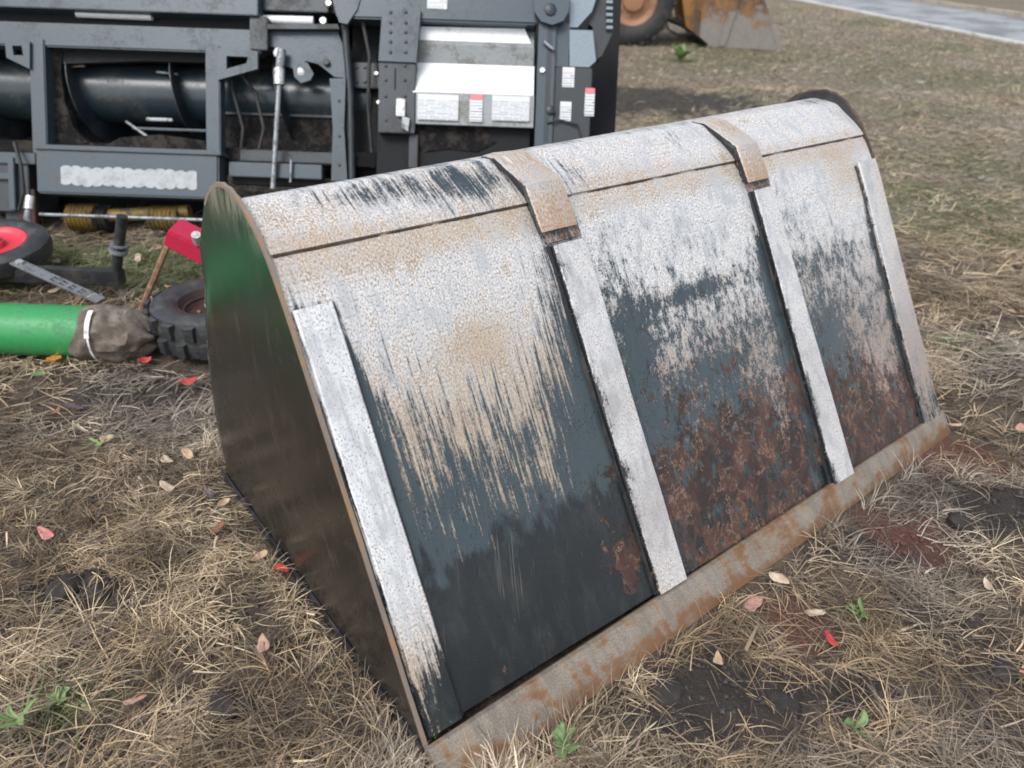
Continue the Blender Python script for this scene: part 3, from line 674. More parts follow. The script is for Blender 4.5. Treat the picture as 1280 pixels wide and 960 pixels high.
# posts round the auger opening
hb('post', 38, 48, 57, 192, -.03, .09, 'slate', .006)
hb('post', 257, 56, 275, 204, -.03, .09, 'slate', .006)
hpoly('mud_skirt', [(57, 57), (78, 57), (76, 90), (80, 125), (92, 160), (110, 178), (57, 190)], .05, .05, 'mud')
hpoly('mud_skirt', [(57, 57), (257, 60), (257, 78), (180, 76), (70, 80)], .06, .04, 'inside')
hpoly('trough_lip', [(57, 180), (95, 178), (125, 186), (150, 172), (200, 168), (257, 176), (257, 195), (57, 192)], .035, .05, 'mud')
hb('finger_bar', 182, 147, 215, 151, .10, .02, 'galv'); hb('finger_bar', 165, 160, 258, 163, .08, .02, 'slate')
ht('auger_finger', [(158, 152, .1), (186, 172, .06)], .009, 'galv'); ht('auger_finger', [(196, 90, .15), (222, 93, .12)], .008, 'galv'); ht('auger_finger', [(80, 84, .15), (105, 82, .1)], .008, 'ear')
def ring_plate(name, outer, hole, d, th, mat, par=head):
    """plate with one hole, same number of points in both outlines"""
    o = [hp(u, v, d) for u, v in outer]; h = [hp(u, v, d) for u, v in hole]; n_ = len(o)
    V = [(p[0], y, p[1]) for y in (d, d+th) for q in (o, h) for p in q]; Fq = []
    for i in range(n_):
        j = (i+1) % n_
        Fq += [(i, j, n_+j, n_+i), (2*n_+j, 2*n_+i, 3*n_+i, 3*n_+j), (j, i, 2*n_+i, 2*n_+j), (n_+i, n_+j, 3*n_+j, 3*n_+i)]
    return G().add(V, Fq).build(name, mat, par)
ring_plate('lug_plate', [(272, 60), (322, 64), (322, 86), (272, 100)], [(283, 70), (310, 71), (308, 79), (283, 86)], -.05, .03, 'slate')
ring_plate('lug_plate', [(6, 50), (37, 52), (37, 86), (8, 72)], [(15, 57), (27, 57), (29, 69), (17, 69)], -.05, .03, 'slate')
# lower beam with its worn white lettering
hb('lower_beam', 45, 189, 273, 245, -.06, .16, 'slate', .01)
hb('lower_beam_flange', 42, 184, 276, 190, -.075, .18, 'slate', .003)
hb('lower_beam', -260, 186, 44, 200, .0, .10, 'slate')
d_ = -.0635; lx0, lz0, lx1, lz1 = rect(76, 210, 246, 235, d_); o_ = []; n_l = 13
for i in range(n_l*8+1):
    k = i/(n_l*8); o_.append((lx0+(lx1-lx0)*k, lz1-.012+.012*abs(math.sin(math.pi*k*n_l))**.6+.004*math.sin(k*19)))
for i in range(n_l*8, -1, -1):
    k = i/(n_l*8); o_.append((lx0+(lx1-lx0)*k, lz0+.014-.012*abs(math.sin(math.pi*k*n_l))**.6+.004*math.sin(k*23)))
G().prism(o_, d_, d_+.003, 1).build('lettering', 'worn_white', head)
# space under the beam: drive shaft with bellows guards, rods, hose couplers
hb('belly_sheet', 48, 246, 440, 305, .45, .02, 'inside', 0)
sx0, sz0 = hp(88, 272, .10); sx1, sz1 = hp(238, 264, .10)
def bellows(n, r0, L):
    p = [(.02, 0)]
    for i in range(n): p += [(r0*.86, L*(i+.05)/n), (r0, L*(i+.5)/n), (r0*.86, L*(i+.95)/n)]
    return p+[(.02, L)]
shaft = G().lathe([(.001, 0), (.040, 0), (.040, sx1-sx0), (.001, sx1-sx0)], (sx0, .10, sz0), (1, 0, (sz1-sz0)/(sx1-sx0)), 20).build('drive_shaft', 'yellow', head, True)
G().lathe(bellows(7, .085, .17), (sx0, .10, sz0), (1, 0, .05), 24).build('bellows', 'yellow', shaft, True)
G().lathe(bellows(3, .078, .07), (sx0+.175, .10, sz0), (1, 0, .05), 24).build('bellows', 'black', shaft, True)
G().lathe(bellows(7, .082, .18), (sx0+.50, .10, sz0+.01), (1, 0, .05), 24).build('bellows', 'yellow', shaft, True)
ht('tie_rod', [(50, 268, -.10), (255, 275, -.10)], .011, 'galv')
ht('hose_coupler', [(38, 246, -.10), (36, 262, -.12)], .026, 'zinc'); ht('hose_coupler', [(36, 262, -.12), (34, 272, -.12), (40, 288, -.1)], .020, 'galv')
ht('hose', [(42, 290, -.1), (60, 300, 0.05), (52, 330, .0), (20, 300, .1)], .02, 'black')
hb('end_box', -120, 196, 36, 262, .02, .3, 'slate_dark'); hb('end_box_frame', -120, 214, 18, 222, -.01, .04, 'slate'); hb('end_box_frame', 10, 196, 18, 262, -.012, .04, 'slate')
hb('red_bracket', 22, 236, 44, 290, .03, .05, 'rust_rim')
ht('skid_pipe', [(-60, 284, .20), (60, 300, .20), (262, 288, .20)], .03, 'inside')
hb('support_leg', 255, 244, 282, 330, .0, .12, 'slate_dark')
hb('support_leg', 8, 262, 34, 330, .08, .1, 'slate_dark')
# middle bay with its gusset, rod and bars
hb('bay_sheet', 276, 60, 440, 196, .22, .02, 'mud', 0); hb('bay_sheet', 276, 96, 430, 145, .20, .015, 'slate_dark', 0)
hpoly('gusset', [(326, 32), (420, 34), (430, 60), (434, 98), (418, 96), (398, 80), (382, 76), (368, 86), (356, 82), (352, 62), (332, 56)], .02, .03, 'slate')
hpoly('gusset_rib', [(330, 30), (422, 30), (424, 36), (330, 36)], -.03, .06, 'slate_dark')
for (u, v) in ((376, 90), (348, 66)): hbolt(u, v, -.0, .03)
hbolt(408, 78, .005, .02, 'black'); hbolt(404, 26, .0, .022); hbolt(411, 4, 0, .02)
hpoly('cam_plate', [(366, 84), (374, 76), (384, 78), (392, 92), (388, 100), (376, 104), (368, 96)], -.01, .02, 'slate')
ht('adjuster_rod', [(352, 62, -.03), (349, 92, -.03)], .026, 'galv'); ht('adjuster_nut', [(349, 86, -.03), (349, 106, -.03)], .032, 'zinc')
ht('adjuster_rod', [(349, 104, -.03), (341, 236, -.03)], .015, 'galv')
ht('chain', [(364, 200, -.02), (363, 228, -.02)], .008, 'galv')
hb('bay_bar', 300, 189, 425, 203, .05, .06, 'slate_dark'); hb('bay_bar', 286, 204, 402, 222, .0, .08, 'slate'); hb('bay_bar', 290, 222, 420, 232, .06, .06, 'inside')
hpoly('end_post', [(412, 98), (432, 98), (430, 160), (434, 226), (414, 226), (416, 160)], .0, .06, 'slate')
for v in (126, 170, 206): hbolt(424, v, .0, .008, 'black')
ht('frame_tube', [(430, 20, .02), (438, 120, .03), (440, 230, .03)], .022, 'slate_dark')
hpoly('hook_plate', [(414, -8), (452, -8), (446, 12), (434, 30), (424, 28), (418, 10)], -.05, .03, 'slate')
hb('bay_sheet', 440, 30, 476, 220, .18, .02, 'inside', 0); hb('bolted_plate', 437, 78, 474, 110, .10, .02, 'slate_dark')
for u, v in ((446, 84), (456, 84), (446, 102), (456, 102)): hbolt(u, v, .10, .010, 'black')
hbolt(470, 92, .09, .014)
# feeder frame: top beam, columns and the white stepped panel
hb('feeder_beam', 420, -40, 672, 26, -.04, .14, 'slate', .01)
hb('sticker', 534, -6, 559, 11, -.043, .003, 'sticker_dots', 0)
hpoly('column_plate', [(478, 10), (526, 12), (520, 78), (473, 76)], -.07, .06, 'slate'); hb('column_plate', 473, 77, 519, 166, -.055, .10, 'slate_dark', .004)
for v in (15, 28, 40, 52, 65):
    for u in (488, 507): hbolt(u, v, -.07, .010, 'black')
for v in (82, 100, 120, 150):
    for u in (482, 506): hbolt(u, v, -.055, .009, 'black')
hb('column_slot', 493, 85, 495, 112, -.056, .004, 'inside', 0)
hb('latch', 495, 123, 506, 145, -.08, .02, 'leaf_pale' if False else 'white_tape'); hpoly('latch_hook', [(503, 145), (512, 148), (510, 164), (502, 160)], -.08, .02, 'galv')
for u, v in ((471, 92), (473, 128)): hbolt(u, v, -.05, .012)
hb('column_edge', 511, 168, 522, 210, -.02, .05, 'slate_dark'); hb('column_back', 470, 166, 522, 330, .02, .1, 'inside')
hb('feeder_recess', 519, 24, 670, 34, .05, .05, 'inside', 0)
def slope(name, v0, v1, d0, d1, mat, u0=520, u1=668):
    a, b = hp(u0, v0, d0), hp(u1, v0, d0); c, e = hp(u1, v1, d1), hp(u0, v1, d1); z0_ = (a[1]+b[1])/2; z1_ = (c[1]+e[1])/2
    g = G(); g.add([(a[0], d0, z0_), (b[0], d0, z0_), (b[0], d1, z1_), (a[0], d1, z1_), (a[0], d0+.03, z0_), (b[0], d0+.03, z0_), (b[0], d1+.03, z1_), (a[0], d1+.03, z1_)],
        [(0, 1, 2, 3), (7, 6, 5, 4), (0, 4, 5, 1), (1, 5, 6, 2), (2, 6, 7, 3), (3, 7, 4, 0)]); return g.build(name, mat, head)
slope('feeder_panel', 31, 57, .10, .02, 'grey_panel'); slope('feeder_panel', 57, 82, .02, .06, 'grey_panel')['label'] = 'grey step of the feeder panel'
slope('feeder_panel', 80, 118, .06, -.06, 'white_panel')['label'] = 'clean white step of the feeder panel'; slope('feeder_panel', 117, 157, -.06, -.05, 'grey_panel')
hpoly('panel_highlight_plate', [(524, 33), (656, 36), (664, 55), (524, 52)], .035, .006, 'white_panel')
hb('sticker', 522, 118, 573, 150, -.066, .003, 'sticker_wide', 0); hb('sticker', 587, 118, 603, 152, -.066, .003, 'sticker_red', 0); hb('sticker', 615, 120, 662, 151, -.066, .003, 'sticker_wide', 0)
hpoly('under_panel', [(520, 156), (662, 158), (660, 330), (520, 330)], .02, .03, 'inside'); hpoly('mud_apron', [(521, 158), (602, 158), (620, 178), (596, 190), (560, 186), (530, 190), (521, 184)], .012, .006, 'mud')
# right column with hook, plates, stickers
hb('feeder_column', 668, 28, 690, 330, -.05, .12, 'slate', .006); hb('column_groove', 682, 32, 688, 178, -.052, .01, 'slate_dark', 0)
hpoly('hook_plate', [(666, -10), (712, -10), (711, 14), (704, 26), (690, 31), (676, 26), (668, 14)], -.09, .04, 'slate'); hbolt(688, 12, -.092, .035, 'slate_dark')
hb('column_side', 690, 28, 712, 84, -.02, .1, 'slate', .004)
hpoly('side_plate', [(712, 37), (741, 38), (745, 76), (736, 84), (712, 83)], -.03, .05, 'slate_light'); hb('side_plate', 689, 84, 735, 330, -.03, .12, 'slate_dark', .006)
hpoly('coupler_shield', [(712, -10), (748, -10), (740, 14), (722, 34), (712, 34)], -.02, .05, 'slate_light'); hpoly('coupler_body', [(745, -10), (764, -10), (766, 40), (752, 70), (742, 76), (741, 34), (736, 30)], .03, .12, 'slate_dark')
for i in range(6): hb('gear_tooth', 758, -8+i*8, 766, -4+i*8, .0, .03, 'slate_light', .001)
hb('sticker', 703, 84, 718, 109, -.033, .003, 'sticker_dots', 0); hb('sticker', 700, 127, 714, 151, -.033, .003, 'sticker_dots', 0); hb('sticker', 731, 110, 743, 145, -.035, .003, 'sticker_red', 0)
hbolt(688, 138, -.052, .028, 'black', name='plug'); hbolt(678, 88, -.055, .018); ht('latch_hook', [(680, 52, -.07), (692, 62, -.07)], .010, 'galv')
ht('cable', [(684, 154, -.06), (700, 150, -.05), (722, 156, -.05), (728, 176, -.04), (712, 190, -.04)], .006, 'black')
for pts in ([(286, 66, .1), (290, 110, .06), (304, 160, .08), (300, 200, .1)], [(452, 20, .04), (462, 70, .0), (460, 130, .05), (466, 210, .08)], [(300, 92, .12), (320, 118, .08), (330, 160, .1), (322, 195, .1)], [(18, 178, -.02), (26, 205, -.06), (30, 240, -.05), (24, 262, .0)]):
    ht('hose', pts, .011, 'rubber')
hb('skid_foot', 520, 320, 735, 345, .0, .4, 'slate_dark')

# ------------------------------------------------------------------ small implements at the left
# green pipe with a sack tied over its end
pr = .112; pc = gp(60, 441); pc[2] = pr+.0
a0 = pc-ER*1.9+EF*.10*0; b0 = pc+ER*.24
pipe = empty('green_pipe', tuple(pc)); tag(pipe, 'bright green steel pipe lying on the grass at the left edge', 'pipe')
g = G(); L_ = 2.13; ax_ = ER*1.0
g.lathe([(pr-.006, 0), (pr, 0), (pr, L_), (pr-.006, L_), (pr-.006, 0)], tuple(-ER*1.9), tuple(ER), 40).build('tube', 'green_pipe', pipe, True)
sackg = []; n_ = 40; rings = 26
V = []; Fq = []
up = Vector((0, 0, 1)); e = Vector(ER); fv = Vector(EF)
for i in range(rings+1):
    k = i/rings; base_r = np.interp(k, [0, .06, .2, .45, .7, .88, 1.0], [.116, .119, .121, .120, .108, .075, .03])
    for j in range(n_):
        q = 2*math.pi*j/n_; w = 1+.26*sst(.1, .6, k)*(fbm(np.array(k*6+3), np.array(5+2.2*math.cos(q)+2.2*math.sin(q)*1.7), 4)-.5)*2+.07*math.sin(q*7+k*9)*sst(.15, .6, k)+.035*math.sin(k*24+q*3)+.03*math.sin(q*13-k*7)*sst(.1, .3, k)
        r = base_r*w; p = e*(.215+.27*k+.035*math.sin(q+1)*(1-k)+.02*math.sin(q*3))+fv*(r*math.cos(q))+up*(max(r*math.sin(q)-.018*sst(.2, .8, k), -pr+.004)); V.append(tuple(p))
for i in range(rings):
    for j in range(n_): Fq.append((i*n_+j, i*n_+(j+1) % n_, (i+1)*n_+(j+1) % n_, (i+1)*n_+j))
Fq.append(tuple(range(rings*n_, (rings+1)*n_)))
sack = empty('sack', tuple(pc)); tag(sack, 'crumpled brown sack tied over the end of the green pipe', 'sack')
G().add(V, Fq).build('cloth', 'sack', sack, True)
g = G()
def band(gx, w, ang0, ang1, r, n=14):
    Vb = []; Fb = []
    for i in range(n+1):
        q = ang0+(ang1-ang0)*i/n
        for dx in (0, w):
            for rr in (r, r+.003): Vb.append(tuple(e*(gx+dx)+fv*(rr*math.cos(q))+up*(rr*math.sin(q))))
    for i in range(n):
        b = i*4; Fb += [(b, b+4, b+6, b+2), (b+1, b+3, b+7, b+5), (b, b+1, b+5, b+4), (b+2, b+6, b+7, b+3)]
    return G().add(Vb, Fb+[(0, 2, 3, 1), (n*4, n*4+1, n*4+3, n*4+2)])
band(.262, .020, R_(110), R_(165), .131).build('tape', 'white_tape', sack, True)
band(.27, .008, R_(165), R_(250), .129).build('cord', 'white_tape', sack, True)

# tyre lying flat against the bucket's back
def lying_tyre():
    c_ = gp(275, 420); R0 = .33; H = .215
    tw = empty('tyre', (c_[0], c_[1], .005)); tag(tw, 'black lugged tyre lying flat beside the back of the bucket', 'tyre')
    prof = [(.175, .03), (.20, .008), (.27, .0), (.305, .02), (.318, .06), (.318, H-.06), (.305, H-.02), (.27, H), (.20, H-.008), (.175, H-.03), (.185, H/2)]
    G().lathe(prof, (0, 0, 0), (0, 0, 1), 48, True).build('carcass', 'rubber_wet', tw, True); tw.scale = (.88, .88, .92)
    rim = G().lathe([(.178, .03), (.172, .06), (.150, .07), (.145, .16), (.172, H-.05), (.182, H-.028), (.176, H-.022), (.160, H-.05), (.130, H-.085), (.06, H-.095), (.001, H-.095)], (0, 0, 0), (0, 0, 1), 36).build('rim', 'rust_rim', tw, True)
    for k in range(5):
        q = 2*math.pi*k/5; G().lathe([(.001, .014), (.010, .012), (.012, 0)], (.085*math.cos(q), .085*math.sin(q), H-.094), (0, 0, 1), 6).build('wheel_nut', 'rust', rim)
    V_ = [(.312, -.026, 0), (.312, .026, 0), (.336, .020, .01), (.336, -.020, .01), (.316, -.030, .085), (.316, .030, .085), (.340, .024, .08), (.340, -.024, .08)]
    Fb = [(0, 1, 2, 3), (7, 6, 5, 4), (0, 3, 7, 4), (1, 5, 6, 2), (3, 2, 6, 7), (0, 4, 5, 1)]
    lo = None
    for row, zb in ((0, .02), (1, H-.105)):
        for k in range(18):
            if lo is None: o = lo = G().add(V_, Fb).build('tread_lug', 'rubber_wet', tw)
            else: o = lo.copy(); COL.objects.link(o); o.parent = tw
            o.location = (0, 0, zb); o.rotation_euler = (0, 0, 2*math.pi*(k+.5*row)/18)
lying_tyre()

# red painted hitch box with its steel bar
rb = gp(244, 388); hitch = empty('hitch_block', (rb[0], rb[1], 0)); tag(hitch, 'bright red steel hitch block with bar standing behind the tyre', 'hitch')
def loc(r, f, z): return tuple(ER*r+EF*f+np.array([0, 0, z]))
def obox(name, c_, sz, mat, par, rx=0, ry=0, rz=0, bev=.004):
    """box turned about the camera-right / forward frame of the group"""
    o = G().box((-sz[0]/2, -sz[1]/2, -sz[2]/2), (sz[0]/2, sz[1]/2, sz[2]/2), bev).build(name, mat, par)
    B = Matrix(((ER[0], EF[0], 0), (ER[1], EF[1], 0), (0, 0, 1)))
    from mathutils import Euler
    o.matrix_local = Matrix.Translation(Vector(c_)) @ (B @ Euler((rx, ry, rz)).to_matrix()).to_4x4(); return o
obox('block', loc(.02, .12, .30), (.26, .15, .10), 'red', hitch, R_(8), R_(28), 0, .01)
G().tube([loc(-.04, .10, .32), loc(-.08, .08, .36), loc(-.055, .08, .385)], .016, 10).build('pin', 'ear', hitch, True)
G().tube([loc(-.10, .06, .31), loc(-.26, -.02, .0)], .016, 8).build('bar', 'rust', hitch, True)
G().tube([loc(.06, .04, .34), loc(.07, .01, .39)], .022, 10).build('bolt', 'zinc', hitch, True)
obox('stand', loc(.10, .13, .11), (.07, .07, .24), 'rust_rim', hitch)

# wheeled cart: tilted red-rimmed wheel, black bar, upright post, perforated strap
ct = gp(60, 372); cart = empty('wheel_cart', (ct[0], ct[1], 0)); tag(cart, 'black cart frame with red-rimmed wheel and perforated strap at the left edge', 'cart')
wc = Vector(loc(-.34, .20, .17)); wax = Vector(-EF*.12+np.array([0, 0, .99])+ER*.04)
wh = G().lathe([(.165, -.05), (.19, -.062), (.235, -.06), (.262, -.04), (.268, 0), (.262, .04), (.235, .06), (.19, .062), (.165, .05), (.17, 0)], wc, wax, 48, True).build('tyre', 'rubber_wet', cart, True)
rm = G().lathe([(.168, .045), (.160, .05), (.150, .03), (.125, .018), (.06, .02), (.055, .045), (.001, .048)], wc, wax, 40).build('rim', 'red_rim', cart, True)
G().lathe([(.036, .03), (.036, .075), (.028, .082), (.001, .082)], wc, wax, 20).build('hub_cap', 'galv', rm, True)
obox('drawbar', loc(-.18, .06, .10), (1.11, .07, .075), 'black', cart, 0, 0, 0, .006)
px_ = loc(.36, .06, 0); G().tube([loc(.335, .06, .09), loc(.445, .06, .42)], .026, 14).build('post', 'black', cart, True)
G().tube([loc(.383, .06, .235), loc(.388, .06, .25)], .045, 14).build('post_collar', 'galv', cart, True)
G().tube([loc(.395, .06, .268), loc(.397, .06, .276)], .042, 14).build('post_collar', 'galv', cart, True)
def perforated():
    a = Vector(loc(-.09, .0, .175)); b = Vector(loc(.31, -.10, .045)); L = (b-a).length; d = (b-a).normalized(); n = Vector((0, 0, 1)); w = d.cross(n).normalized(); n = w.cross(d)
    g = G(); hw = .032; nh = 4
    def pt(s, y, z): return tuple(a+d*s+w*y+n*z)
    def slab(s0, s1, y0, y1): g.add([pt(s, y, z) for z in (0, .008) for s, y in ((s0, y0), (s1, y0), (s1, y1), (s0, y1))], [(3, 2, 1, 0), (4, 5, 6, 7)]+[(i, (i+1) % 4, (i+1) % 4+4, i+4) for i in range(4)])
    slab(-.03, L*.42, -hw, hw); s = L*.42
    for i in range(nh):
        slab(s+.001, s+.026, -hw, -hw*.62); slab(s+.001, s+.026, -hw*.18, hw*.18); slab(s+.001, s+.026, hw*.62, hw); slab(s+.027, s+.050, -hw, hw); s += .051
    slab(s+.001, L+.02, -hw, hw)
    o = g.build('perforated_strap', 'galv', cart)
    q = pt(.0, 0, .008); G().lathe([(.018, 0), (.018, .012), (.001, .014)], q, tuple(n), 6).build('bolt', 'zinc', cart)
perforated()

# ------------------------------------------------------------------ wheel loader far behind
lc = gp(795, 57); LD = empty('wheel_loader', (lc[0], lc[1], 0), math.atan2(ER[1], ER[0])); tag(LD, 'dirty orange wheel loader parked at the far edge with muddy bucket lowered', 'loader')
def wheel(x, y):
    w = G().lathe([(.42, -.20), (.50, -.25), (.66, -.25), (.73, -.20), (.745, 0), (.73, .20), (.66, .25), (.50, .25), (.42, .20), (.40, 0)], (x, y, .74), (0, 1, 0), 40, True).build('tyre', 'rubber', LD, True)
    r = G().lathe([(.43, -.21), (.42, -.17), (.36, -.13), (.33, -.10), (.20, -.10), (.18, -.19), (.10, -.20), (.001, -.20)], (x, y, .74), (0, 1, 0), 32).build('rim', 'loader_rim', LD, True)
    for k in range(8):
        q = k*math.pi/4; G().lathe([(.001, -.02), (.025, -.02), (.025, 0)], (x+.26*math.cos(q), y-.10, .74+.26*math.sin(q)), (0, 1, 0), 6).build('wheel_nut', 'rust', r)
    V_ = [(-.04, -.24, .70), (.04, -.24, .70), (.04, -.02, .73), (-.04, -.02, .73), (-.03, -.24, .755), (.05, -.24, .755), (.05, -.02, .79), (-.03, -.02, .79)]
    Fb = [(0, 1, 2, 3), (7, 6, 5, 4), (0, 4, 5, 1), (1, 5, 6, 2), (2, 6, 7, 3), (3, 7, 4, 0)]
    for k in range(20):
        o = G().add(V_, Fb).build('tread_lug', 'rubber', LD) if k == 0 else first.copy()
        if k == 0: first = o
        else: COL.objects.link(o); o.parent = LD
        o.location = (x, y, .74); o.rotation_euler = (0, k*math.pi/10, 0)
wheel(-.12, .2); wheel(-.12, 2.2); wheel(-3.0, .2)
G().box((-3.6, .55, .55), (.5, 1.85, 1.25), .06).build('chassis', 'loader_yellow', LD)
G().box((-3.9, .5, 1.25), (-1.4, 1.9, 2.1), .1).build('engine_hood', 'loader_yellow', LD)
G().box((-1.4, .6, 1.25), (-.2, 1.8, 2.9), .08).build('cab', 'black', LD)
G().prism([(.2, 1.55), (.55, 1.62), (1.25, .85), (1.45, .35), (1.20, .16), (.98, .30), (.85, .75), (.2, 1.2)], .62, .80, 1).build('lift_arm', 'loader_yellow', LD)
G().prism([(.2, 1.55), (.55, 1.62), (1.25, .85), (1.45, .35), (1.20, .16), (.98, .30), (.85, .75), (.2, 1.2)], 1.60, 1.78, 1).build('lift_arm', 'loader_yellow', LD)
G().prism([(.5, .95), (.8, .95), (1.3, .34), (1.15, .24)], 1.08, 1.30, 1).build('tilt_link', 'loader_yellow', LD)
G().tube([(.1, .9, .70), (.62, .9, .42), (1.0, .9, .30)], .06, 10).build('tilt_cylinder', 'black', LD, True)
G().tube([(.50, .45, .55), (.62, .40, .25), (.85, .42, .16), (1.15, .5, .2)], .02, 8).build('hose', 'black', LD, True)
bp = [(1.32, .95), (1.20, .55), (1.22, .18), (1.42, .02), (2.62, .0), (2.66, .035), (2.30, .62), (2.0, 1.05)]
bk = G(); outer = [(1.30, 1.10), (1.12, .60), (1.15, .18), (1.40, .01), (2.66, .0)]; inner = [(2.60, .03), (1.45, .06), (1.22, .22), (1.20, .58), (1.37, 1.06)]
bk.prism(outer+inner, .05, 2.45, 1).build('bucket_shell', 'loader_mud', LD)
for y in (.04, 2.44): G().prism([(1.30, 1.10), (1.12, .60), (1.15, .18), (1.40, .01), (2.66, .0), (2.40, .42), (1.98, 1.02)], y-.03, y+.0, 1).build('bucket_cheek', 'loader_mud', LD)
G().prism([(2.00, 1.04), (2.08, 1.00), (2.70, .02), (2.60, .02)], .0, .09, 1).build('cheek_edge', 'loader_mud', LD)
G().prism([(1.62, .98), (1.80, 1.02), (1.62, .05), (1.50, .04)], -.02, .009, 1).build('cheek_rib', 'loader_mud', LD)
G().box((2.45, .0, -.01), (2.78, 2.5, .02), .005).build('cutting_edge', 'loader_mud', LD)

# ------------------------------------------------------------------ leaves, clods, weeds
def leaf_mesh(name, mat, L, W, curl, fold, seed, cup=0.2):
    rr = random.Random(seed); n = 7; V = []; Fq = []
    for i in range(n+1):
        k = i/n; w = W*math.sin(math.pi*min(1, k*.96+.02))**.75*(1-.25*k)*(1+rr.uniform(-.12, .12)); x = (k-.5)*L
        z = curl*(2*k-1)**2+.004; bend = .012*math.sin(k*3+seed)
        for s_ in (-1, -.5, 0, .5, 1): V.append((x, s_*w+bend, z+abs(s_)*w*fold+rr.uniform(-.0015, .0015)))
    for i in range(n):
        for k in range(4): Fq.append((i*5+k, i*5+k+1, (i+1)*5+k+1, (i+1)*5+k))
    o = mk(name, V, Fq, mat, None, None, None, True)
    s = o.modifiers.new('thickness', 'SOLIDIFY'); s.thickness = .0007
    return o
LEAVES = [  # px, py, length in m, width, material, label
 (238, 486, .075, .030, 'leaf_red', 'dark red leaf on straw just left of the bucket side plate'),
 (58, 667, .062, .028, 'leaf_pink', 'bright pink leaf alone on the straw at far left'),
 (237, 577, .062, .026, 'leaf_tan', 'yellow tan leaf, upper right one of a pair left of the bucket'),
 (212, 584, .055, .024, 'leaf_pale', 'pale leaf touching the yellow tan leaf left of the bucket'),
 (208, 620, .062, .022, 'leaf_pale', 'narrow pale leaf below the pair of leaves left of the bucket'),
 (263, 628, .052, .024, 'leaf_grey', 'grey violet leaf beside the bucket side plate'),
 (283, 640, .050, .020, 'leaf_tan', 'small tan leaf between the grey leaf and the side plate'),
 (137, 555, .050, .022, 'leaf_tan', 'small tan leaf in the middle of the left straw'),
 (326, 706, .048, .020, 'leaf_tan', 'plump tan leaf beside the orange red leaf'),
 (352, 722, .050, .022, 'leaf_red', 'orange red leaf tucked against the foot of the side plate'),
 (328, 817, .056, .026, 'leaf_salmon', 'folded salmon leaf below the orange red leaf'),
 (173, 887, .050, .024, 'leaf_salmon', 'round salmon leaf near the bottom left corner'),
 (275, 668, .060, .020, 'leaf_brown', 'curled brown leaf under the grey violet leaf'),
 (1227, 738, .046, .020, 'leaf_pale', 'pale oval leaf on soil near the right edge'),
 (1037, 803, .052, .022, 'leaf_red', 'small bright red leaf in front of the cutting edge'),
 (1020, 773, .060, .022, 'leaf_pale', 'pale folded leaf just above the bright red leaf'),
 (890, 833, .046, .022, 'leaf_tan', 'tan leaf on the black soil patch'),
 (940, 765, .070, .030, 'leaf_salmon', 'large salmon leaf at the foot of the cutting edge'),
 (970, 732, .065, .020, 'leaf_pale', 'thin pale leaf beside the cutting edge'),
 (1277, 850, .055, .024, 'leaf_pink', 'pink leaf cut by the right edge of the picture'),
 (68, 460, .085, .020, 'leaf_orange', 'narrow orange leaf below the green pipe'),
 (183, 453, .060, .026, 'leaf_red', 'dark red leaf below the brown sack'),
 (187, 441, .060, .026, 'leaf_salmon', 'salmon leaf between the sack and the lying tyre'),
 (136, 371, .060, .028, 'leaf_red', 'red leaf on green grass above the brown sack'),
 (72, 372, .075, .030, 'leaf_pale', 'pale leaf under the black cart bar'),
 (105, 380, .070, .030, 'leaf_salmon', 'dull salmon leaf behind the green pipe'),
 (200, 320, .075, .030, 'leaf_tan', 'tan leaf on green grass left of the red block'),
 (176, 333, .075, .028, 'leaf_pale', 'pale leaf on green grass right of the black post'),
 (210, 342, .060, .020, 'leaf_orange', 'slim yellow leaf on green grass above the tyre'),
 (75, 335, .070, .028, 'leaf_tan', 'tan leaf on grass beside the red-rimmed wheel'),
 (92, 512, .075, .030, 'leaf_grey', 'grey leaf on straw below the green pipe'),
 (50, 477, .065, .028, 'weed_pale', 'pale green leaf on straw at upper left'),
 (70, 520, .055, .02, 'leaf_brown', 'brown leaf on straw left of the grey leaf'),
 (1190, 540, .05, .02, 'leaf_tan', 'tiny tan leaf past the far end of the cutting edge'),
 (1268, 545, .060, .026, 'leaf_salmon', 'salmon leaf at the right edge beyond the bucket'),
 (1232, 430, .075, .026, 'leaf_pale', 'pale leaf on the grass far right of the bucket'),
]
for i, (u, v, L, W, mt, lab) in enumerate(LEAVES):
    p = gp(u, v); rr = random.Random(i*3+1)
    L *= .92; o = leaf_mesh('fallen_leaf', mt, L, L*rr.uniform(.34, .46), rr.uniform(.004, .014), rr.uniform(.10, .45), i)
    o.location = (p[0], p[1], float(gh(p[0], p[1]))+.036); o.rotation_euler = (rr.uniform(-.35, .35), rr.uniform(-.3, .3), rr.uniform(0, 6.28))
    tag(o, lab, 'leaf', 'fallen autumn leaves')
# one leaf inside the tyre's rim
o = leaf_mesh('fallen_leaf', 'leaf_tan', .07, .017, .01, .3, 77); p = gp(214, 372, .2); o.location = (p[0], p[1], .245); o.rotation_euler = (.2, .2, 2.2)
tag(o, 'tan leaf lying on the rim of the tyre', 'leaf', 'fallen autumn leaves')

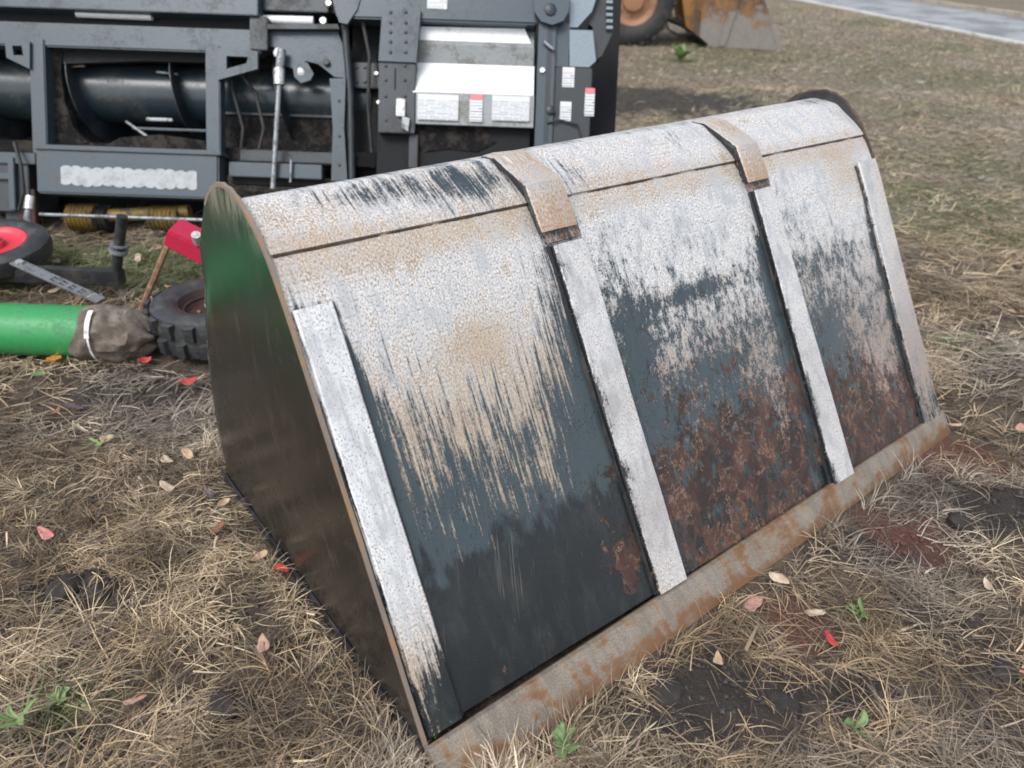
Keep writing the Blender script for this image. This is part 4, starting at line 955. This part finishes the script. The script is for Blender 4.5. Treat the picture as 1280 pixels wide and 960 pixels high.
def clod(u, v, r, lab, sq=.6):
    bm = bmesh.new(); bmesh.ops.create_icosphere(bm, subdivisions=3, radius=r); q = random.uniform(0, 50)
    for vv in bm.verts:
        c_ = vv.co/r; k = 1+.55*(float(fbm(np.array(c_.x*1.7+q), np.array(c_.y*1.7+c_.z*2.3), 4))-.5)*1.6; vv.co = Vector((c_.x*1.15, c_.y, c_.z*sq))*r*k
    me = bpy.data.meshes.new('soil_clod'); bm.to_mesh(me); bm.free(); me.materials.append(MAT['clod']); me.polygons.foreach_set('use_smooth', [True]*len(me.polygons))
    o = bpy.data.objects.new('soil_clod', me); COL.objects.link(o); p = gp(u, v); o.location = (p[0], p[1], float(gh(p[0], p[1]))+r*.05); o.rotation_euler = (0, 0, random.uniform(0, 6))
    tag(o, lab, 'clod', 'dark soil clods')
for a in [(82, 735, .042, 'dark clod, left of the two clods at left'), (124, 742, .030, 'small dark clod right of its neighbour at far left'), (280, 886, .035, 'dark clod with a split, below the salmon leaf'), (300, 880, .027, 'small clod pressed against the split clod'),
          (1198, 657, .035, 'black clod on the soil right of the bucket'), (1256, 838, .035, 'dark clod near the right edge of the picture'), (980, 880, .045, 'flat black clod at the right end of the black patch'), (835, 862, .040, 'black clod at the left end of the black patch')]: clod(*a)

def weed(u, v, n, L, W, lab, mat='weed', lift=.5, name='weed'):
    p = gp(u, v); e_ = empty(name, (p[0], p[1], float(gh(p[0], p[1])))); tag(e_, lab, 'weed', 'green weeds')
    for k in range(n):
        l_ = L*.8*random.uniform(.6, 1.15); o = leaf_mesh('leaf', mat, l_, W*random.uniform(.8, 1.2), .0, .25, k*7+n)
        o.parent = e_; q = 2*math.pi*k/n+random.uniform(-.3, .3); el = lift*random.uniform(.6, 1.3)
        o.location = (math.cos(q)*l_*.5*math.cos(el), math.sin(q)*l_*.5*math.cos(el), .03+l_*.5*math.sin(el)); o.rotation_euler = (random.uniform(-.3, .3), -el, q)
    G().tube([(0, 0, -.01), (.002, .001, .035)], [.003, .002], 6).build('stem', mat, e_)
weed(706, 938, 6, .075, .014, 'leafy green weed below the cutting edge at bottom centre'); weed(1072, 768, 5, .07, .009, 'small green weed with slim leaves above the red leaf')
weed(1066, 918, 3, .06, .010, 'tiny green weed at bottom right in the straw'); weed(78, 878, 6, .055, .013, 'pale green weed at lower left', 'weed_pale'); weed(28, 915, 5, .07, .012, 'pale green weed in the bottom left corner', 'weed_pale')
weed(535, 922, 4, .04, .008, 'little weed at the bottom corner of the side plate'); weed(850, 76, 14, .34, .07, 'bushy green plant near the far loader', 'weed', .9, 'leafy_plant'); weed(120, 560, 4, .06, .010, 'pale green weed in the middle of the left straw', 'weed_pale', .3)
weed(725, 775, 3, .05, .008, 'tiny sprig right against the cutting edge', 'weed_pale')

# ------------------------------------------------------------------ straw, grass, crumbs of soil
def straw_mat():
    t = NT('dry_straw'); c = t.attr('tint', 0); t.b.inputs['Roughness'].default_value = .6
    t.b.inputs['Specular IOR Level'].default_value = .3
    return t.fin(c)
MAT['straw'] = straw_mat()
def proj(P):
    d = P-CAM; z = d@CF; return 640+FPX*(d@CR)/z, 480-FPX*(d@CU)/z, z
def scatter(n, r0, r1, f0, f1):
    r = rng.uniform(r0, r1, n); f = rng.uniform(f0, f1, n)
    P = C0+ER*r[:, None]+EF*f[:, None]; u, v, z = proj(P); k = (u > -320) & (u < 1600) & (v > -40) & (v < 1330) & (z > .3)
    return P[k]
PALE = np.array([[.76, .60, .39], [.64, .49, .31], [.50, .37, .225], [.40, .29, .18], [.30, .22, .145], [.22, .175, .13], [.14, .105, .078], [.55, .39, .22]])
GRN = np.array([[.12, .145, .060], [.090, .11, .045], [.17, .18, .09]])
def blades(P, Lr, Wr, el, flat, greenk=1.0, seed=0, phi=None):
    g_ = np.random.default_rng(seed); n = len(P); x, y = P[:, 0], P[:, 1]
    L = g_.uniform(*Lr, n)*(.6+.8*fbm(x*2.2, y*2.2+30, 3)); W = g_.uniform(*Wr, n)*np.where(g_.random(n) < .05, 1.9, 1.0)
    if phi is None: phi = YAW-math.pi/2-.35+(fbm(x*1.8+7, y*1.8, 3)-.5)*7.0+g_.normal(0, .95, n)
    e0 = np.abs(g_.normal(0, 1, n))*el; tall = g_.random(n) < flat; e0 = np.where(tall, g_.uniform(.5, 1.25, n), e0)
    turn = g_.normal(0, .5, n); bend = np.where(tall, -g_.uniform(.5, 1.8, n), -e0*g_.uniform(.8, 2.2, n))
    z0 = gh(x, y)+g_.uniform(.0, .030, n)*(1-.6*g_dark(x, y)); seg = 4
    p = np.stack([x, y, z0], -1); C_ = [p]; T = []
    for i in range(seg):
        a = phi+turn*i/seg; e_ = e0+bend*i/seg; d = np.stack([np.cos(a)*np.cos(e_), np.sin(a)*np.cos(e_), np.sin(e_)], -1); T.append(a)
        p = p+d*(L/seg)[:, None]; p[:, 2] = np.maximum(p[:, 2], gh(p[:, 0], p[:, 1])+.002+.004*(i % 2)); C_.append(p)
    roll = g_.normal(0, .6, n); V = []
    for i in range(seg):
        a = T[i]; w = W*(1, 1.0, .85, .6)[i]*.5; sd = np.stack([-np.sin(a)*np.cos(roll), np.cos(a)*np.cos(roll), np.sin(roll)], -1)*w[:, None]
        V += [C_[i]-sd, C_[i]+sd]
    V.append(C_[seg]); V = np.stack(V, 1); m_ = V.shape[1]
    base = (np.arange(n)*m_)[:, None]
    tri = np.array([(0, 2, 1), (1, 2, 3), (2, 4, 3), (3, 4, 5), (4, 6, 5), (5, 6, 7), (6, 8, 7)])
    Fq = (base[:, None, :]+tri[None]).reshape(-1, 3)
    ci = np.clip((g_.beta(1.3, 1.5, n)*8).astype(int), 0, 7); cl = fbm(x*4.2+11, y*4.2+3, 3)+.5*(fbm(x*1.3, y*1.3+70, 3)-.5)
    ci = np.clip((g_.beta(1.3, 1.5, n)*8-(sst(.38, .66, cl)-.5)*5.0).astype(int), 0, 7)
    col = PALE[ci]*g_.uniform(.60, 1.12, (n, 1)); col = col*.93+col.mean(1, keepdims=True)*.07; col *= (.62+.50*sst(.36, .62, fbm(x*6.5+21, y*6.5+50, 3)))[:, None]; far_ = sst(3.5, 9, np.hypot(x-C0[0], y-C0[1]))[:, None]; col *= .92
    col = col*(1-far_*.55)+far_*.55*np.array([[.45, .37, .25]])*g_.uniform(.7, 1.2, (n, 1))
    gk = g_.random(n) < g_green(x, y)*.8*greenk; col[gk] = GRN[g_.integers(0, 3, gk.sum())]*g_.uniform(.8, 1.25, (gk.sum(), 1))
    gr = np.clip(sst(.45, .7, fbm(x*1.2+60, y*1.2, 3)), 0, 1)[:, None]*.55; lum = col.mean(1, keepdims=True); col = np.where(gk[:, None], col, col*(1-gr)+lum*np.array([1.02, .97, .92])*gr*.9)
    return V.reshape(-1, 3), Fq, np.repeat(col, m_, 0)
OBST = [(np.array(gp(275, 420))[:2], .33)]
def thin(P, keep_dark=.04, keep_bare=.22, seed=1):
    g_ = np.random.default_rng(seed); x, y = P[:, 0], P[:, 1]
    pr_ = (.35+.65*sst(.36, .56, fbm(x*7.5+5, y*7.5+77, 3)))*(1-(1-keep_dark)*g_dark(x, y))*(1-(1-keep_bare)*g_bare(x, y))*(1-.6*g_red(x, y))
    k = (g_.random(len(P)) < pr_) & ~in_bucket(x, y, .005)
    for c_, r_ in OBST: k &= np.hypot(x-c_[0], y-c_[1]) > r_
    k &= (x*.818-y*.575) < (P0[0]*.818-P0[1]*.575)-.05
    return P[k]
parts = []
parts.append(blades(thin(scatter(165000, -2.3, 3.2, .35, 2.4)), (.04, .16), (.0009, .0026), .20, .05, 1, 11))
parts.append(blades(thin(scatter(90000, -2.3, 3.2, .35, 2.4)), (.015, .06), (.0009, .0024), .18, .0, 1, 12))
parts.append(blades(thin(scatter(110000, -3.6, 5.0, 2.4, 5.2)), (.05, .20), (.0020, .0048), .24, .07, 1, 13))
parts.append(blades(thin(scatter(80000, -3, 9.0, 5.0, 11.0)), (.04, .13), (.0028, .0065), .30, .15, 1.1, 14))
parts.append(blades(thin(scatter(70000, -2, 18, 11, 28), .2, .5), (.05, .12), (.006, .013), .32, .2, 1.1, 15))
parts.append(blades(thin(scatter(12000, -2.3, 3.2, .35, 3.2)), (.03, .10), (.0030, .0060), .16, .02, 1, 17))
Tc = thin(scatter(1500, -2.3, 4.0, .35, 4.0), .1, .5, 41); g_ = np.random.default_rng(42); nb = 34
ang = g_.uniform(0, 2*math.pi, len(Tc)*nb); rad = np.abs(g_.normal(0, .014, len(Tc)*nb)); Pt = np.repeat(Tc, nb, 0)+np.stack([np.cos(ang)*rad, np.sin(ang)*rad, 0*rad], -1)
lean = np.repeat(g_.uniform(0, 2*math.pi, len(Tc)), nb); ph = np.where(g_.random(len(ang)) < .55, lean+g_.normal(0, .5, len(ang)), ang); kk = ~in_bucket(Pt[:, 0], Pt[:, 1], .005)
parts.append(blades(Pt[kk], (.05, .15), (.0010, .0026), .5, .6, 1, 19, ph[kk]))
# tufts that stand against the bucket's edges
g_ = np.random.default_rng(31); kx = g_.uniform(-.05, 2.5, 5200); ky = -.105+.062*kx/2.4-np.abs(g_.normal(0, .035, 5200))-.004
Pe = np.stack([kx, ky, 0*kx], -1); ky2 = g_.uniform(-.05, 1.4, 3000); Pe = np.concatenate([Pe, np.stack([-.022-np.abs(g_.normal(0, .03, 3000)), ky2, 0*ky2], -1)])
Pe = Pe[g_.random(len(Pe)) < sst(.36, .56, fbm(Pe[:, 0]*5+90, Pe[:, 1]*5, 3))]
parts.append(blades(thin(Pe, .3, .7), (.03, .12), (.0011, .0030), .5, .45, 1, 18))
# green sward by the machine and in the greener spots
Pg = scatter(60000, -3.6, 5.5, 2.9, 8.0); Pg = Pg[np.random.default_rng(3).random(len(Pg)) < sst(.45, 1.0, g_green(Pg[:, 0], Pg[:, 1]))*.8]
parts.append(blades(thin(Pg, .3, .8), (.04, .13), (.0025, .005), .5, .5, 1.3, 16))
off = 0; VV = []; FF = []; CC = []
for v_, f_, c_ in parts: VV.append(v_); FF.append(f_+off); CC.append(c_); off += len(v_)
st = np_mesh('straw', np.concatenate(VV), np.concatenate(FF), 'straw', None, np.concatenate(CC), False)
tag(st, 'matted dry straw and grass blades covering the field', 'straw', kind='stuff')
# crumbs
P = scatter(85000, -2.3, 4.2, .35, 4.0); g_ = np.random.default_rng(21); w = np.clip(g_dark(P[:, 0], P[:, 1])*1.0+g_bare(P[:, 0], P[:, 1])*.30+g_red(P[:, 0], P[:, 1])*.5, 0, 1)
P = P[(g_.random(len(P)) < w) & ~in_bucket(P[:, 0], P[:, 1], .01)]; n = len(P); r = np.minimum(g_.gamma(1.6, .0027, n)+.0015, .0090)
octv = np.array([(1, 0, 0), (-1, 0, 0), (0, 1, 0), (0, -1, 0), (0, 0, .8), (0, 0, -.8)]); octf = np.array([(0, 2, 4), (2, 1, 4), (1, 3, 4), (3, 0, 4), (2, 0, 5), (1, 2, 5), (3, 1, 5), (0, 3, 5)])
Vc = P[:, None, :]+octv[None]*r[:, None, None]*g_.uniform(.6, 1.3, (n, 6, 1)); Vc[:, :, 2] += gh(P[:, 0], P[:, 1])[:, None]+r[:, None]*.3
rd_ = g_red(P[:, 0], P[:, 1])[:, None]; cc = np.array([[.032, .028, .026]])*g_.uniform(.6, 2.2, (n, 1))*(1-rd_)+np.array([[.13, .055, .04]])*rd_
cr = np_mesh('soil_crumbs', Vc.reshape(-1, 3), (np.arange(n)[:, None, None]*6+octf[None]).reshape(-1, 3), 'straw', None, np.repeat(cc, 6, 0), False)
tag(cr, 'loose crumbs of dark soil between the straw', 'soil', kind='stuff')
